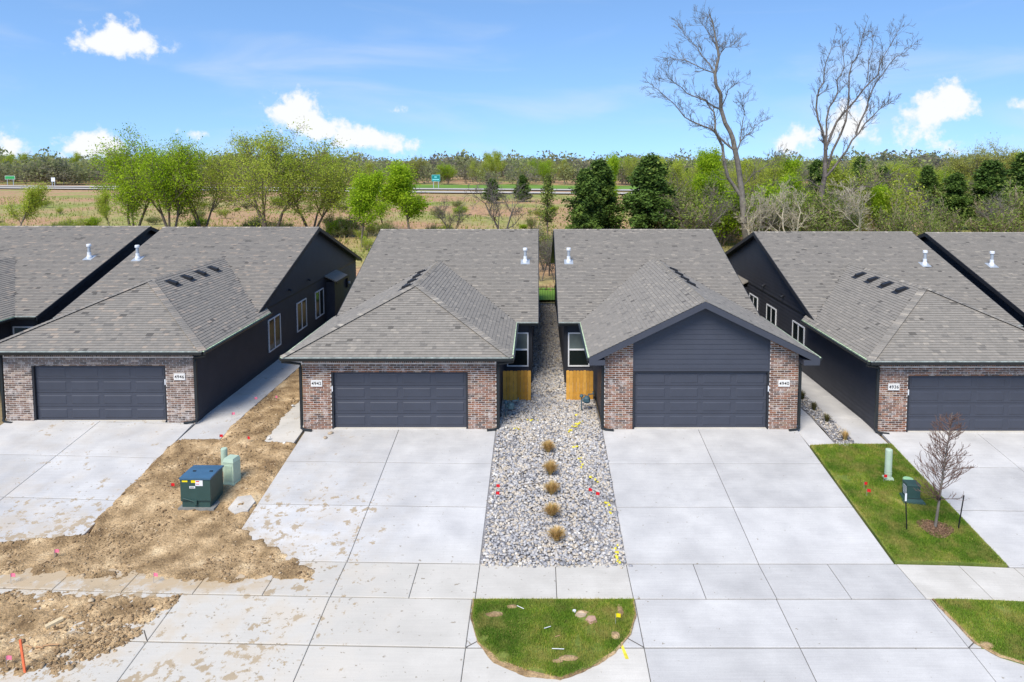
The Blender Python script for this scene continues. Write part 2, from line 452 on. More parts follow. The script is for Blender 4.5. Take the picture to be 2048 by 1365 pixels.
def fbm(x, y, o=4):
    s = 0; a = .5
    for i in range(o):
        s = s + a * vnoise(x * 2 ** i + 17.3 * i, y * 2 ** i + 5.1 * i); a *= .5
    return s / (1 - .5 ** o)


# ------------------------------------------------------------------ terrain heights
def curve_off(x): return np.maximum(0, .03 * (-2 - np.asarray(x, float)))


def gz(x, y):
    x = np.asarray(x, float); y = np.asarray(y, float)
    t = np.interp(x, [-30, -16, -9, 10, 13, 25], [.16, .1, 0, 0, -.13, -.18])
    t = t * np.interp(y, [24, 45], [1, 0])
    yy = y - curve_off(x)
    return t + np.interp(yy, [-30, -14, -8.4, -6.97, 0], [-1.25, -1.25, -.857, -.845, 0])


def gp(x, y, dz=0): return (x, y, float(gz(x, y)) + dz)


def build_ground():
    xs = np.array([-4000, -2000, -900, -400, -200, -100, -60] + list(np.arange(-40, 40.1, 1)) + [60, 100, 200, 400, 900, 2000, 4000], float)
    ys = np.array([-300, -100, -50] + list(np.arange(-30, 26.1, .5)) + [30, 36, 45, 60, 100, 150, 250, 400, 900, 2500, 5000], float)
    X, Y = np.meshgrid(xs, ys)
    Z = gz(X, Y) - .13
    Z += np.where(Y > 26, .13, 0)
    V = np.stack([X, Y, Z], -1).reshape(-1, 3)
    nx, ny = len(xs), len(ys)
    i = np.arange(nx * ny).reshape(ny, nx)
    Fc = np.stack([i[:-1, :-1], i[:-1, 1:], i[1:, 1:], i[1:, :-1]], -1).reshape(-1, 4)
    me = np_mesh('ground', V, Fc, 'field')
    me.materials.append(MATS['ground'])
    cy = ys[:-1].repeat(nx - 1)
    me.polygons.foreach_set('material_index', (cy < 25).astype(np.int32))
    o = link('ground', me); tag(o, 'bare tan yard and straw green field reaching the horizon', None, kind='structure')


build_ground()

# ------------------------------------------------------------------ concrete: driveways, walks, sidewalk
GAP = .008


def slab(parent, x0, x1, y0, y1, material='concrete', th=.09, off=True, gap=GAP):
    """one cast panel; y0<y1; split where the grade breaks is up to the caller"""
    o = (lambda x: float(curve_off(x))) if off else (lambda x: 0.)
    a, b, c, d = x0 + gap, x1 - gap, y0 + gap * 2.2, y1 - gap * 2.2
    top = [(a, c + o(a)), (b, c + o(b)), (b, d + o(b)), (a, d + o(a))]
    top = [gp(x, y) for x, y in top]
    bev = .012
    inn = [(a + bev, c + o(a) + bev), (b - bev, c + o(b) + bev), (b - bev, d + o(b) - bev), (a + bev, d + o(a) - bev)]
    inn = [gp(x, y) for x, y in inn]
    low = [(p[0], p[1], p[2] - .008) for p in top]
    m = MB()
    m.poly(inn)
    for i in range(4):
        j = (i + 1) % 4
        m.poly([low[i], low[j], inn[j], inn[i]])
        bt = [(p[0], p[1], p[2] - th) for p in (low[i], low[j])]
        m.poly([bt[0], bt[1], low[j], low[i]])
    return m.build('slab', material, parent)


def sub_base(name, xs, ys, label):
    """dark sub-base visible only in the joints"""
    m = MB()
    for x0, x1 in zip(xs, xs[1:]):
        for y0, y1 in zip(ys, ys[1:]):
            m.poly([gp(x, y + float(curve_off(x)), -.028) for x, y in ((x0, y0), (x1, y0), (x1, y1), (x0, y1))])
    o = m.build(name, 'joint'); tag(o, label, None, kind='structure'); return o


DRIVES = [('driveway', [-19.35, -15.95, -12.5], .42, 'mud stained concrete driveway of house 4946'),
          ('driveway', [-8.3, -4.98, -1.52], -.02, 'concrete driveway of house 4942, dirt along its left side'),
          ('driveway', [2.28, 5.70, 9.21], -.02, 'clean concrete driveway of house 4940'),
          ('driveway', [12.2, 15.65, 19.1], -.02, 'concrete driveway of house 4936 at right edge')]
for nm, xs, ytop, lab in DRIVES:
    cuts = [-6.97, -4.56, -2.25, 0.]
    base = sub_base(nm, xs, cuts, lab)
    for x0, x1 in zip(xs, xs[1:]):
        for y0, y1 in zip(cuts, cuts[1:]):
            slab(base, x0, x1, y0, y1)
        if ytop > .1:
            slab(base, x0, x1, 0, ytop - .31)
    # threshold strip under the door
sw_x = [-20.5, -18.8, -17.1, -15.4, -13.6, -11.8, -10.1, -8.35, -6.65, -4.99, -3.1, -1.51, .44, 2.27, 4.0, 5.69, 7.47, 9.25, 10.87, 12.3, 14.0, 15.7, 17.4, 19.1]
sw = sub_base('sidewalk', sw_x, [-8.4, -6.97], 'concrete sidewalk crossing in front of all driveways, muddy at left')
for x0, x1 in zip(sw_x, sw_x[1:]): slab(sw, x0, x1, -8.4, -6.97, 'concrete_walk' if x1 < 2.5 or x0 > 9 else 'concrete')
ap_x = [-20, -16.2, -12.7, -8.6, -5.0, -1.58, 2.29, 5.67, 9.33, 12.9, 16.5, 20]
ap = sub_base('street', ap_x, [-12.2, -9.93, -8.4], 'pale concrete driveway approaches meeting the street')
for x0, x1 in zip(ap_x, ap_x[1:]):
    slab(ap, x0, x1, -9.93, -8.4, 'concrete_walk' if x1 < -1 else 'concrete')
    slab(ap, x0, x1, -12.2, -9.93, 'concrete_walk' if x1 < 2.5 else 'concrete')
# diagonal joints at the flare corners
for (a, b) in (((-1.58, -9.93), (-1.25, -9.68)), ((2.29, -9.93), (1.96, -9.66)), ((9.33, -9.93), (9.62, -9.72)), ((-8.6, -9.72), (-8.85, -9.4))):
    p, q = Vector(gp(*a, .004)), Vector(gp(*b, .004)); n = (q - p).cross(Vector((0, 0, 1))).normalized() * .012
    MB().poly([p + n, p - n, q - n, q + n][::-1]).build('joint_line', 'joint', ap)
# side walks
wk = sub_base('walkway', [-12.5, -11.05], [-.75, 1.5, 12, 22], 'concrete walkway along the dark side wall of house 4946')
for y0, y1 in ((-.78, 1.45), (1.45, 3.6), (3.6, 5.8), (5.8, 8), (8, 10.2), (10.2, 12.4)): slab(wk, -12.48, -11.06, y0, y1, off=False)
wk = sub_base('walkway', [-9.6, -8.42], [-.95, 1, 3.0], 'short muddy concrete stub left of house 4942')
for y0, y1 in ((-.93, 1.0), (1.0, 3.0)): slab(wk, -9.6, -8.42, y0, y1, 'concrete_walk', off=False)
wk = sub_base('walkway', [9.23, 10.19], [-1.12, 2, 12, 22], 'narrow concrete walkway along right side of house 4940')
for y0, y1 in ((-1.12, 1.2), (1.2, 3.6), (3.6, 6), (6, 8.4), (8.4, 10.8)): slab(wk, 9.23, 10.18, y0, y1, off=False)
wk = sub_base('walkway', [10.92, 12.1], [-1.12, 2, 12, 22], 'concrete walkway along the dark left wall of house 4936')
for y0, y1 in ((-1.05, 1.2), (1.2, 3.6), (3.6, 6), (6, 8.4), (8.4, 10.8), (10.8, 13.2)): slab(wk, 10.93, 12.1, y0, y1, off=False)


# ------------------------------------------------------------------ bare soil (heights dip under the concrete at its ragged edge)
def sstep(a, b, x):
    t = np.clip((x - a) / (b - a), 0, 1); return t * t * (3 - 2 * t)


def build_soil(x0, x1, y0, y1, step, label, kind):
    xs = np.arange(x0, x1, step); ys = np.arange(y0, y1, step)
    X, Y = np.meshgrid(xs, ys)
    n1 = fbm(X * .9, Y * .9, 4) - .5; n2 = fbm(X * 4, Y * 4, 3) - .5; n3 = fbm(X * 14 + 3, Y * 14, 3) - .5
    co = curve_off(X); YY = Y - co
    wob = n1 * .9 + n2 * .35
    if kind == 'upper':
        # signed distance like field: + inside
        left = np.interp(Y, [-6.3, -.85, -.75, 13], [-12.55, -12.5, -11.0, -11.0])
        right = np.interp(Y, [-7, -1.0, -.9, 3.0, 3.1, 13], [-8.36, -8.36, -9.55, -9.55, -8.5, -8.5])
        s = np.minimum(X - left, right - X) + .04
        s = np.where(YY < -5.6, np.minimum(X + 12.5 - np.minimum(0, YY + 6.15) * 5 + wob * .7, -8.3 - X - (YY + 5.6) * 1.45 + wob * 1.2), s)
        s = np.minimum(s, (YY + 8.0 + wob * .9) * .7)
        thick = np.interp(YY, [-8.4, -6.9, -6.2, -4.8], [.050, .058, .068, .075])
        h = -.02 + sstep(-.1, .25, s + n2 * .2) * thick + np.where(s > -.1, n2 * .05 + n3 * .045 * np.interp(YY, [-8.2, -6.2, -5], [.35, .5, 1]), -.06) - sstep(.05, -.25, s) * .12
        # thin spots over the sidewalk
        h -= sstep(-6.4, -7.2, YY) * sstep(.02, .22, n1 + n2 * .5 + .01) * .035
    elif kind == 'lower':
        left = np.interp(YY, [-12, -8.4], [-14.2, -12.95]); right = np.interp(YY, [-10.95, -10.3, -9.7, -8.4], [-9.95, -9.2, -8.75, -8.52])
        s = np.minimum(np.minimum(X - left, right - X + wob * .25), -8.42 - YY)
        s = np.minimum(s, YY + 10.75 + wob)
        h = -.02 + sstep(-.03, .3, s + n2 * .1) * .05 + np.where(s > -.05, n2 * .09 + n3 * .07, -.06) - sstep(.03, -.15, s) * .12
    else:
        s = np.minimum(X + 30, -19.5 - X); h = n2 * .05 - .04
    Z = gz(X, Y) + h
    V = np.stack([X, Y, Z], -1).reshape(-1, 3)
    i = np.arange(len(xs) * len(ys)).reshape(len(ys), len(xs))
    Fc = np.stack([i[:-1, :-1], i[:-1, 1:], i[1:, 1:], i[1:, :-1]], -1).reshape(-1, 4)
    keep = (h.reshape(-1)[Fc] > -.09).any(1)
    o = link('soil', np_mesh('soil', V, Fc[keep], 'soil')); tag(o, label, None, kind='structure')
    return X, Y, s, Z


def ico():
    bm = bmesh.new(); bmesh.ops.create_icosphere(bm, subdivisions=1, radius=1)
    V = np.array([v.co[:] for v in bm.verts]); Fc = np.array([[v.index for v in f.verts] for f in bm.faces]); bm.free(); return V, Fc


ICO_V, ICO_F = ico()


def lumps(name, P, size, tone, material, flat=.6, seed=1, smooth=False):
    """many faceted stones in one mesh"""
    r = np.random.default_rng(seed); n = len(P)
    V = np.repeat(ICO_V[None], n, 0) * (1 + r.normal(0, .16, (n, len(ICO_V), 1)))
    sc = size[:, None] * np.stack([r.uniform(.75, 1.35, n), r.uniform(.75, 1.2, n), r.uniform(flat * .7, flat * 1.3, n)], -1)
    V = V * sc[:, None, :]
    a = r.uniform(0, 6.283, n); ca, sa = np.cos(a)[:, None], np.sin(a)[:, None]
    tl = r.normal(0, .3, n)[:, None]
    x, y, z = V[..., 0], V[..., 1], V[..., 2]
    y, z = y * np.cos(tl) - z * np.sin(tl), y * np.sin(tl) + z * np.cos(tl)
    V = np.stack([x * ca - y * sa, x * sa + y * ca, z], -1) + P[:, None, :]
    Fc = (ICO_F[None] + (np.arange(n) * len(ICO_V))[:, None, None]).reshape(-1, 3)
    return np_mesh(name, V.reshape(-1, 3), Fc, material, np.repeat(tone, len(ICO_F)), smooth)


for args in ((-15.2, -5.0, -8.4, 12.0, .04, 'tan dug up soil between houses 4946 and 4942, spilling over the sidewalk', 'upper'),
             (-15.5, -8.3, -12.1, -8.0, .035, 'darker clumpy soil patch at the lower left by the street', 'lower')):
    X, Y, s, Z = build_soil(*args)
    ok = np.argwhere((s > .02) & (Y < 4)); n = 9000 if args[-1] == 'upper' else 5200
    k = ok[NR.integers(0, len(ok), n)]
    P = np.stack([X[k[:, 0], k[:, 1]], Y[k[:, 0], k[:, 1]], Z[k[:, 0], k[:, 1]]], -1)
    w = fbm(P[:, 0] * 1.2, P[:, 1] * 1.2, 3)
    sel = NR.random(n) < np.clip((w - .3) * 3.5, .05, 1)
    P = P[sel]; P[:, 2] += .004; P[:, :2] += NR.normal(0, .02, P[:, :2].shape)
    sz = np.exp(NR.normal(-4.0, .55, len(P))) * (.9 if args[-1] == 'upper' else 1.05)
    tn = np.clip(NR.normal(.4, .22, len(P)), 0, 1)
    o = link('soil_clods', lumps('soil_clods', P, np.clip(sz, .008, .075), tn, 'soil_lump', .5, 3))
    tag(o, 'loose clods on the ' + ('upper' if args[-1] == 'upper' else 'lower left') + ' bare soil', None, kind='stuff')
link('soil', MB().poly([gp(-23.5, -7, -.02), gp(-19.4, -7, -.02), gp(-19.4, 6, -.02), gp(-23.5, 6, -.02)]).mesh('soil', 'soil')).update_tag()
tag(bpy.data.objects['soil.002'], 'bare soil left of house 4946 at the picture edge', None, kind='structure')


# ------------------------------------------------------------------ gravel beds
def gravel(label, poly_x, y0, y1, n, smin, smax, seed):
    r = np.random.default_rng(seed)
    Y = r.uniform(y0, y1, n)
    xl = np.interp(Y, poly_x[0], poly_x[1]); xr = np.interp(Y, poly_x[0], poly_x[2])
    X = xl + (xr - xl) * r.random(n)
    sz = r.uniform(smin, smax, n)
    Z = gz(X, Y) - .005 + r.uniform(0, .03, n) + (fbm(X * 1.1, Y * 1.1, 3) - .5) * .07
    t = r.random(n); warm = fbm(X * 2 + 9, Y * 2, 3)
    t = np.clip(t * .8 + r.choice([0, .2], n) + (warm - .5) * .4, 0, 1)
    return lumps('gravel', np.stack([X, Y, Z], -1), sz, t, 'stone', .7, seed)


GX = ([-7.05, 0, .02, 3, 3.02, 22], [-1.46, -1.46, -1.42, -1.42, -.28, -.28], [2.25, 2.25, 2.2, 2.2, 1.14, 1.14])
m = MB()
for y0, y1 in ((-7.0, -3), (-3, 0.001), (0.001, 3), (3, 12), (12, 22)):
    ym = (y0 + y1) / 2
    xl = np.interp(ym, GX[0], GX[1]) - .06; xr = np.interp(ym, GX[0], GX[2]) + .06
    if y0 >= 0: xl, xr = -1.5, 2.27
    m.poly([gp(xl, y0, -.02), gp(xr, y0, -.02), gp(xr, y1, -.02), gp(xl, y1, -.02)])
gb = m.build('gravel_bed', 'gravel_bed'); tag(gb, 'river gravel bed between houses 4942 and 4940', None, kind='structure')
for (y0, y1, n, a, b, sd_) in ((-7.05, -3, 5600, .024, .058, 1), (-3, .02, 4300, .024, .058, 2), (.02, 3.02, 4000, .024, .058, 3), (3.02, 21.4, 6500, .028, .06, 4)):
    gme = gravel('', GX, y0, y1, n, a, b, sd_)
    o = link('gravel', gme)
    tag(o, 'grey and tan river stones, ' + {1: 'the nearest stretch by the sidewalk', 2: 'the stretch with the upper grass clumps', 3: 'the stretch by wooden screens and meters', 4: 'the shaded passage between both houses'}[sd_], None, kind='stuff')
# spilt stones on the walk edge
P = np.array([gp(x, y, .01) for x, y in zip(NR.uniform(-1.5, 2.45, 90), NR.normal(-7.05, .06, 90))])
o = link('gravel', lumps('gravel', P, NR.uniform(.015, .045, 90), NR.random(90), 'stone', .7, 9)); tag(o, 'stray stones spilt along the sidewalk edge', None, kind='stuff')
GX2 = ([-1.15, 12], [10.22, 10.22], [10.9, 10.9])
m = MB().poly([gp(10.18, -1.15, -.02), gp(10.93, -1.15, -.02), gp(10.93, 0, -.02), gp(10.18, 0, -.02)]).poly([gp(10.18, 0, -.02), gp(10.93, 0, -.02), gp(10.93, 13, -.02), gp(10.18, 13, -.02)])
tag(m.build('gravel_bed', 'gravel_bed'), 'narrow gravel strip between the two right walkways', None, kind='structure')
o = link('gravel', gravel('', GX2, -1.2, 11, 2600, .02, .045, 6)); tag(o, 'pale stones in the narrow strip between right walkways', None, kind='stuff')


# ------------------------------------------------------------------ lawns
def blades(P, h, seed, tone, lean=.5, w=.006):
    r = np.random.default_rng(seed); n = len(P)
    a = r.uniform(0, 6.283, n); d = np.stack([np.cos(a), np.sin(a), 0 * a], -1)
    side = np.stack([-np.sin(a), np.cos(a), 0 * a], -1) * w
    hh = h * r.uniform(.6, 1.25, n)
    tip = P + d * (hh * r.uniform(.1, lean, n))[:, None] + np.stack([0 * a, 0 * a, hh], -1)
    V = np.stack([P - side, P + side, tip], 1).reshape(-1, 3)
    return V, np.arange(3 * n).reshape(n, 3), tone


def lawn(name, label, poly, n, seed, dz=.03, bald=()):
    es = edges_of(poly)
    xs = [p[0] for p in poly]; ys = [p[1] for p in poly]
    # base sheet: fan of small cells so that it follows the grade
    st = .16; m = MB()
    for x in np.arange(min(xs) - st, max(xs) + st, st):
        for y in np.arange(min(ys) - st, max(ys) + st, st):
            c = clip_all([(x, y), (x + st, y), (x + st, y + st), (x, y + st)], es)
            if len(c) >= 3: m.poly([gp(p[0], p[1], dz + .02 * (fbm(p[0] * 3, p[1] * 3, 2) - .5)) for p in c])
    # skirt
    for i in range(len(poly)):
        p, q = poly[i], poly[(i + 1) % len(poly)]
        for k in range(12):
            a = [p[0] + (q[0] - p[0]) * k / 12, p[1] + (q[1] - p[1]) * k / 12]; b = [p[0] + (q[0] - p[0]) * (k + 1) / 12, p[1] + (q[1] - p[1]) * (k + 1) / 12]
            m.poly([gp(*a, -.12), gp(*b, -.12), gp(*b, dz), gp(*a, dz)])
    o = m.build(name, 'lawn_base'); tag(o, label, None, kind='structure')
    r = np.random.default_rng(seed)
    X = r.uniform(min(xs), max(xs), n * 2); Y = r.uniform(min(ys), max(ys), n * 2)
    edge = np.min([c - a * X - b * Y for a, b, c in es], 0)
    g = fbm(X * 1.6, Y * 1.6, 4)
    ok = (edge > .0) & (r.random(n * 2) < np.clip(edge * 9 + .15, 0, 1)) & (g + r.normal(0, .05, n * 2) > .26)
    for (bx, by, br) in bald: ok &= ((X - bx) ** 2 + (Y - by) ** 2) > (br * r.uniform(.5, 1.2, n * 2)) ** 2
    X, Y = X[ok], Y[ok]; g = g[ok]; edge = edge[ok]
    # sod seams
    P = np.stack([X, Y, gz(X, Y) + dz - .005], -1)
    tone = np.clip(.28 + (.5 - g) * 1.3 + r.normal(0, .16, len(X)) + np.clip(.12 - edge, 0, 1) * 3, 0, 1)
    V, Fc, T = blades(P, .05, seed, tone, .9, .0065)
    b = link(name + '_blades', np_mesh('grass', V, Fc, 'blade', T)); b.name = 'grass'
    tag(b, 'short green grass blades of the ' + label.split(',')[0].split(' with')[0], None, kind='stuff')


lawn('lawn', 'sloping green sod lawn with utility boxes, between right driveways', [(9.25, -6.93), (12.17, -6.93), (12.17, -.9), (9.25, -1.16)][:], 60000, 31)
isl = [(-1.56, -8.44), (-1.54, -9.1), (-1.32, -9.8), (-.85, -10.32), (-.2, -10.62), (.44, -10.8), (1.08, -10.5), (1.64, -10.08), (2.05, -9.56), (2.25, -8.95), (2.27, -8.44)]
lawn('lawn', 'half round grass island by the street with rocks', isl, 36000, 32, bald=((-.95, -8.95, .16), (-1.15, -9.0, .12), (1.05, -9.05, .2), (1.7, -9.6, .14), (.7, -10.25, .17), (.45, -10.32, .13), (-.62, -8.7, .12), (1.9, -8.9, .1), (-.75, -10.2, .14), (-1.2, -9.7, .1)))
lawn('lawn', 'curved corner of grass at lower right edge', [(9.36, -8.44), (9.45, -9.1), (9.52, -9.8), (9.85, -10.2), (10.5, -10.5), (12.2, -11.2), (12.9, -11.2), (12.9, -8.44)], 30000, 33)
# sandy rim around the island and the right lawn: thin soil sheet with ragged edge
for poly, nm in ((isl, 'sandy soil rim spilling round the grass island'), ([(9.36, -8.44), (9.45, -9.1), (9.52, -9.8), (9.85, -10.2), (10.5, -10.5), (12.2, -11.2)], 'soil rim along the curved lower right grass')):
    m = MB(); n = len(poly); pts = []
    for i in range(n - 1):
        for k in range(10):
            t = k / 10; pts.append((poly[i][0] * (1 - t) + poly[i + 1][0] * t, poly[i][1] * (1 - t) + poly[i + 1][1] * t))
    cx = sum(p[0] for p in poly) / n if n > 8 else 13; cy = sum(p[1] for p in poly) / n if n > 8 else -8.4
    prev = None
    for i, p in enumerate(pts):
        d = Vector((p[0] - cx, p[1] - cy)).normalized()
        wob = float(fbm(np.array(i * .35), np.array(3.3), 3))
        side = max(0., -d.x) if n > 8 else .2
        w = .004 + .10 * max(0, wob - .42) + (.20 * side * max(0, -d.y) if n > 8 else 0)
        a = (p[0] - d.x * .035, p[1] - d.y * .035); b = (p[0] + d.x * w, p[1] + d.y * w)
        cur = (gp(*a, .035), gp(p[0] + d.x * .004, p[1] + d.y * .004, .03), gp(*b, .003))
        if prev:
            m.poly([prev[0], prev[1], cur[1], cur[0]]); m.poly([prev[1], prev[2], cur[2], cur[1]])
        prev = cur
    tag(m.build('soil_rim', 'soil'), nm, None, kind='structure')

# ------------------------------------------------------------------ houses
ZE = 2.72                       # top of the roof at the eaves
GW, GC, GH = 6.88, 3.44, 4.0    # garage width, ridge position, half span with eaves
MV0, MVR, MV1 = 4.87, 13.97, 23.07
MU0, MU1, MW = -.29, 8.37, 8.08
V0 = -.42
BRICK_L, BRICK_H, JOINT = .232, .058, .017
TAB_W = (.15, .2, .27); EXPO = .142
_bm, _tm = {}, {}


def brick_mesh(material, tone_i, length=BRICK_L):
    k = (material, tone_i, round(length, 3))
    if k not in _bm:
        m = MB(); a, b, h = length / 2, .1, BRICK_H / 2; c = .004
        f = [(-a + c, 0, -h + c), (a - c, 0, -h + c), (a - c, 0, h - c), (-a + c, 0, h - c)]
        o = [(-a, c, -h), (a, c, -h), (a, c, h), (-a, c, h)]; k2 = [(-a, b, -h), (a, b, -h), (a, b, h), (-a, b, h)]
        t = tone_i / 13
        m.poly(f, t)
        for i in range(4):
            j = (i + 1) % 4
            m.poly([o[i], o[j], f[j], f[i]], t); m.poly([k2[i], k2[j], o[j], o[i]], t)
        _bm[k] = m.mesh('brick', material, True)
    return _bm[k]


def tab_mesh(material, wi, tone_i):
    k = (material, wi, tone_i)
    if k not in _tm:
        w = TAB_W[wi]; m = MB(); t = tone_i / 13
        # x along eave, y up slope, z normal
        p = [(0, 0, .0), (w, 0, .0), (w, 0, .019), (0, 0, .019), (0, EXPO + .02, .003), (w, EXPO + .02, .003)]
        m.poly([p[3], p[2], p[5], p[4]], t); m.poly([p[0], p[1], p[2], p[3]], 0.)  # butt face: dark cut asphalt edge, also a shadow line painted by tone
        m.poly([p[0], p[3], p[4]], t); m.poly([p[1], p[5], p[2]], t)
        _tm[k] = m.mesh('shingle', material, True)
    return _tm[k]


class House:
    def __init__(s, name, x0, y0, z0, m, style, number, label, pitch, warm=False, seen=300, boards_flush=True, boards_jog=True, seed=0, flue_u=7.72):
        s.flue_u = flue_u
        s.m, s.style, s.pitch = m, style, pitch
        s.root = empty(name, (x0, y0, z0)); tag(s.root, label, 'house', 'row of dark houses with grey shingle roofs')
        s.org = Vector((x0, y0, z0)); s.r = random.Random(seed)
        s.smat = 'shingle_warm' if warm else 'shingle'; s.bmat = 'brick_grey' if warm else 'brick'
        s.seen = seen; s.bf, s.bj = boards_flush, boards_jog
        s.zr = ZE + GH * pitch; s.vr = MV0 + 3 * (s.zr - ZE)
        s.number = number
        s.roof(); s.walls(); s.front(); s.trims()

    def mb(s): return MB(s.m)

    # height of the two roof bodies at (u, v)
    def z_main(s, u, v): return ZE + (min(v, 2 * MVR - v) - MV0) / 3 if MU0 <= u <= MU1 and MV0 <= v <= MV1 else -9

    def z_gar(s, u, v):
        if not (GC - GH <= u <= GC + GH) or v < V0: return -9
        z = ZE + (GH - abs(u - GC)) * s.pitch
        if s.style == 'hip': z = min(z, ZE + (v - V0) * s.pitch)
        return z if v < s.vr + .1 else -9

    def roof(s):
        p, zr, vr = s.pitch, s.zr, s.vr
        ul, ur = GC - GH, GC + GH
        m = s.mb(); th = .1; dz = -.012
        def T(*pts): m.plate([(q[0], q[1], q[2] + dz) for q in pts], th)
        zR = ZE + (MVR - MV0) / 3
        T((MU0, MV0, ZE), (MU1, MV0, ZE), (MU1, MVR, zR), (MU0, MVR, zR))
        T((MU0, MVR, zR), (MU1, MVR, zR), (MU1, MV1, ZE), (MU0, MV1, ZE))
        va = V0 + GH if s.style == 'hip' else V0
        if s.style == 'hip': T((ul, V0, ZE), (ur, V0, ZE), (GC, va, zr))
        T((ul, V0, ZE), (GC, va, zr), (GC, vr + .3, zr), (ul, 5.9, ZE))
        T((ur, V0, ZE), (ur, 5.2, ZE), (GC, vr + .3, zr), (GC, va, zr))
        s.roof_o = m.build('roof', 'deck', s.root)
        # shingles, face by face: origin, along, upslope, polygon in (a, b)
        q = math.sqrt(1 + p * p); qm = math.sqrt(1 + 1 / 9)
        faces = []
        if s.style == 'hip':
            faces.append(('hip', (ul, V0, ZE), (1, 0, 0), (0, 1 / q, p / q), [(0, 0), (2 * GH, 0), (GH, GH * q)]))
        h0 = GH if s.style == 'hip' else 0
        L1 = vr - V0 + .3
        # flush slope: a runs from back to front so that the normal points up
        faces.append(('gar', (ul, 5.9, ZE), (0, -1, 0), (1 / q, 0, p / q), [(0, 0), (5.9 - V0, 0), (5.9 - V0 - h0, GH * q), (5.9 - vr - .2, GH * q)]))
        faces.append(('gar', (ur, V0, ZE), (0, 1, 0), (-1 / q, 0, p / q), [(0, 0), (5.3 - V0, 0), (vr + .2 - V0, GH * q), (h0, GH * q)]))
        faces.append(('main', (MU0, MV0, ZE), (1, 0, 0), (0, 1 / qm, 1 / 3 / qm), [(0, 0), (MU1 - MU0, 0), (MU1 - MU0, (MVR - MV0) * qm), (0, (MVR - MV0) * qm)]))
        stuff = {'gar': s.mb(), 'main': s.mb()}
        cands = []
        for kind, o, e, up, poly in faces:
            o, e, up = Vector(o), Vector(e), Vector(up); n = e.cross(up)
            es = edges_of(poly); bmax = max(pt[1] for pt in poly); amin = min(pt[0] for pt in poly); amax = max(pt[0] for pt in poly)
            row = 0; b = 0.
            while b < bmax - .02:
                a = amin - s.r.uniform(0, .3)
                while a < amax:
                    wi = s.r.choice((0, 1, 1, 2)); w = TAB_W[wi]
                    tone = s.r.gauss(.42, .06)
                    if s.r.random() < .13: tone = s.r.uniform(.56, .82)
                    if s.r.random() < .05: tone = s.r.uniform(0.1, .2)
                    ti = max(1, min(13, int(tone * 13 + .5)))
                    rect = [(a, b), (a + w, b), (a + w, b + EXPO + .02), (a, b + EXPO + .02)]
                    c = clip_all(rect, es)
                    a += w
                    if len(c) < 3: continue
                    mid = o + e * (sum(k[0] for k in c) / len(c)) + up * (sum(k[1] for k in c) / len(c))
                    other = s.z_main(mid.x, mid.y) if kind != 'main' else s.z_gar(mid.x, mid.y)
                    if other > mid.z + .015: continue
                    full = len(c) == 4 and all(abs(c[i][0] - rect[i][0]) + abs(c[i][1] - rect[i][1]) < 1e-6 for i in range(4))
                    if full and s.seen:
                        wp = Vector((mid.x * s.m, mid.y, mid.z)) + s.org
                        facing = n.copy(); facing.x *= s.m
                        d = CAM - wp
                        score = facing.dot(d.normalized()) / d.length_squared
                        cands.append((score, o + e * (a - w) + up * b, e, up, n, wi, ti, kind))
                    else:
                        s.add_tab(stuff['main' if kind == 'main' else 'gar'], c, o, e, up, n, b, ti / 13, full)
                b += EXPO; row += 1
        cands.sort(key=lambda c: -c[0])
        for i, (sc, pos, e, up, n, wi, ti, kind) in enumerate(cands):
            if i < s.seen:
                w = TAB_W[wi]
                if s.m < 0: pos = pos + e * w
                P = Vector((pos.x * s.m, pos.y, pos.z)); E = Vector((e.x * s.m, e.y, e.z)) * (1 if s.m > 0 else -1)
                U = Vector((up.x * s.m, up.y, up.z)); Nn = E.cross(U)
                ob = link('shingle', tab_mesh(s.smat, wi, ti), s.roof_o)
                M3 = Matrix((E, U, Nn)).transposed().to_4x4(); M3.translation = P
                ob.matrix_basis = M3
            else:
                w = TAB_W[wi]
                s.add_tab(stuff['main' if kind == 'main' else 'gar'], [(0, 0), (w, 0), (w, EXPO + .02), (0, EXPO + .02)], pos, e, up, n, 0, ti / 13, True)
        for k, mm in stuff.items():
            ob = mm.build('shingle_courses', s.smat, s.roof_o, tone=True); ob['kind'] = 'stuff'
        # hip and ridge caps
        cap = s.mb()
        def caps(a, b, n1, n2):
            a, b = Vector(a), Vector(b); d = (b - a); L = d.length; d.normalize(); k = int(L / .145)
            for i in range(k):
                t = s.r.gauss(.42, .14); t = s.r.uniform(.7, 1) if s.r.random() < .18 else t
                p0 = a + d * (L * i / k); p1 = p0 + d * .19
                for nn, sg in ((Vector(n1), 1), (Vector(n2), -1)):
                    up0 = Vector((0, 0, .034)); up1 = Vector((0, 0, .018))
                    w = nn * .14
                    pts = [p0 + up0, p1 + up1, p1 + w + Vector((0, 0, .012)), p0 + w + Vector((0, 0, .026))]
                    cap.poly(pts if sg > 0 else pts[::-1], t)
                    cap.poly([p0 + up0, p0 + w + Vector((0, 0, .026)), p0 + w, p0][::sg], t)
        if s.style == 'hip':
            nf = Vector((0, -1, -p)).normalized()
            caps((ul, V0, ZE), (GC, va, zr), Vector((1, -1, 0)).normalized(), Vector((-1, 1, 0)).normalized())
            caps((ur, V0, ZE), (GC, va, zr), Vector((-1, -1, 0)).normalized(), Vector((1, 1, 0)).normalized())
        caps((GC, va, zr), (GC, vr, zr), Vector((1, 0, -p)).normalized(), Vector((-1, 0, -p)).normalized())
        caps((MU0, MVR, zR), (MU1, MVR, zR), Vector((0, -1, -1 / 3)).normalized(), Vector((0, 1, -1 / 3)).normalized())
        ob = cap.build('ridge_caps', s.smat, s.roof_o, tone=True); ob['kind'] = 'stuff'
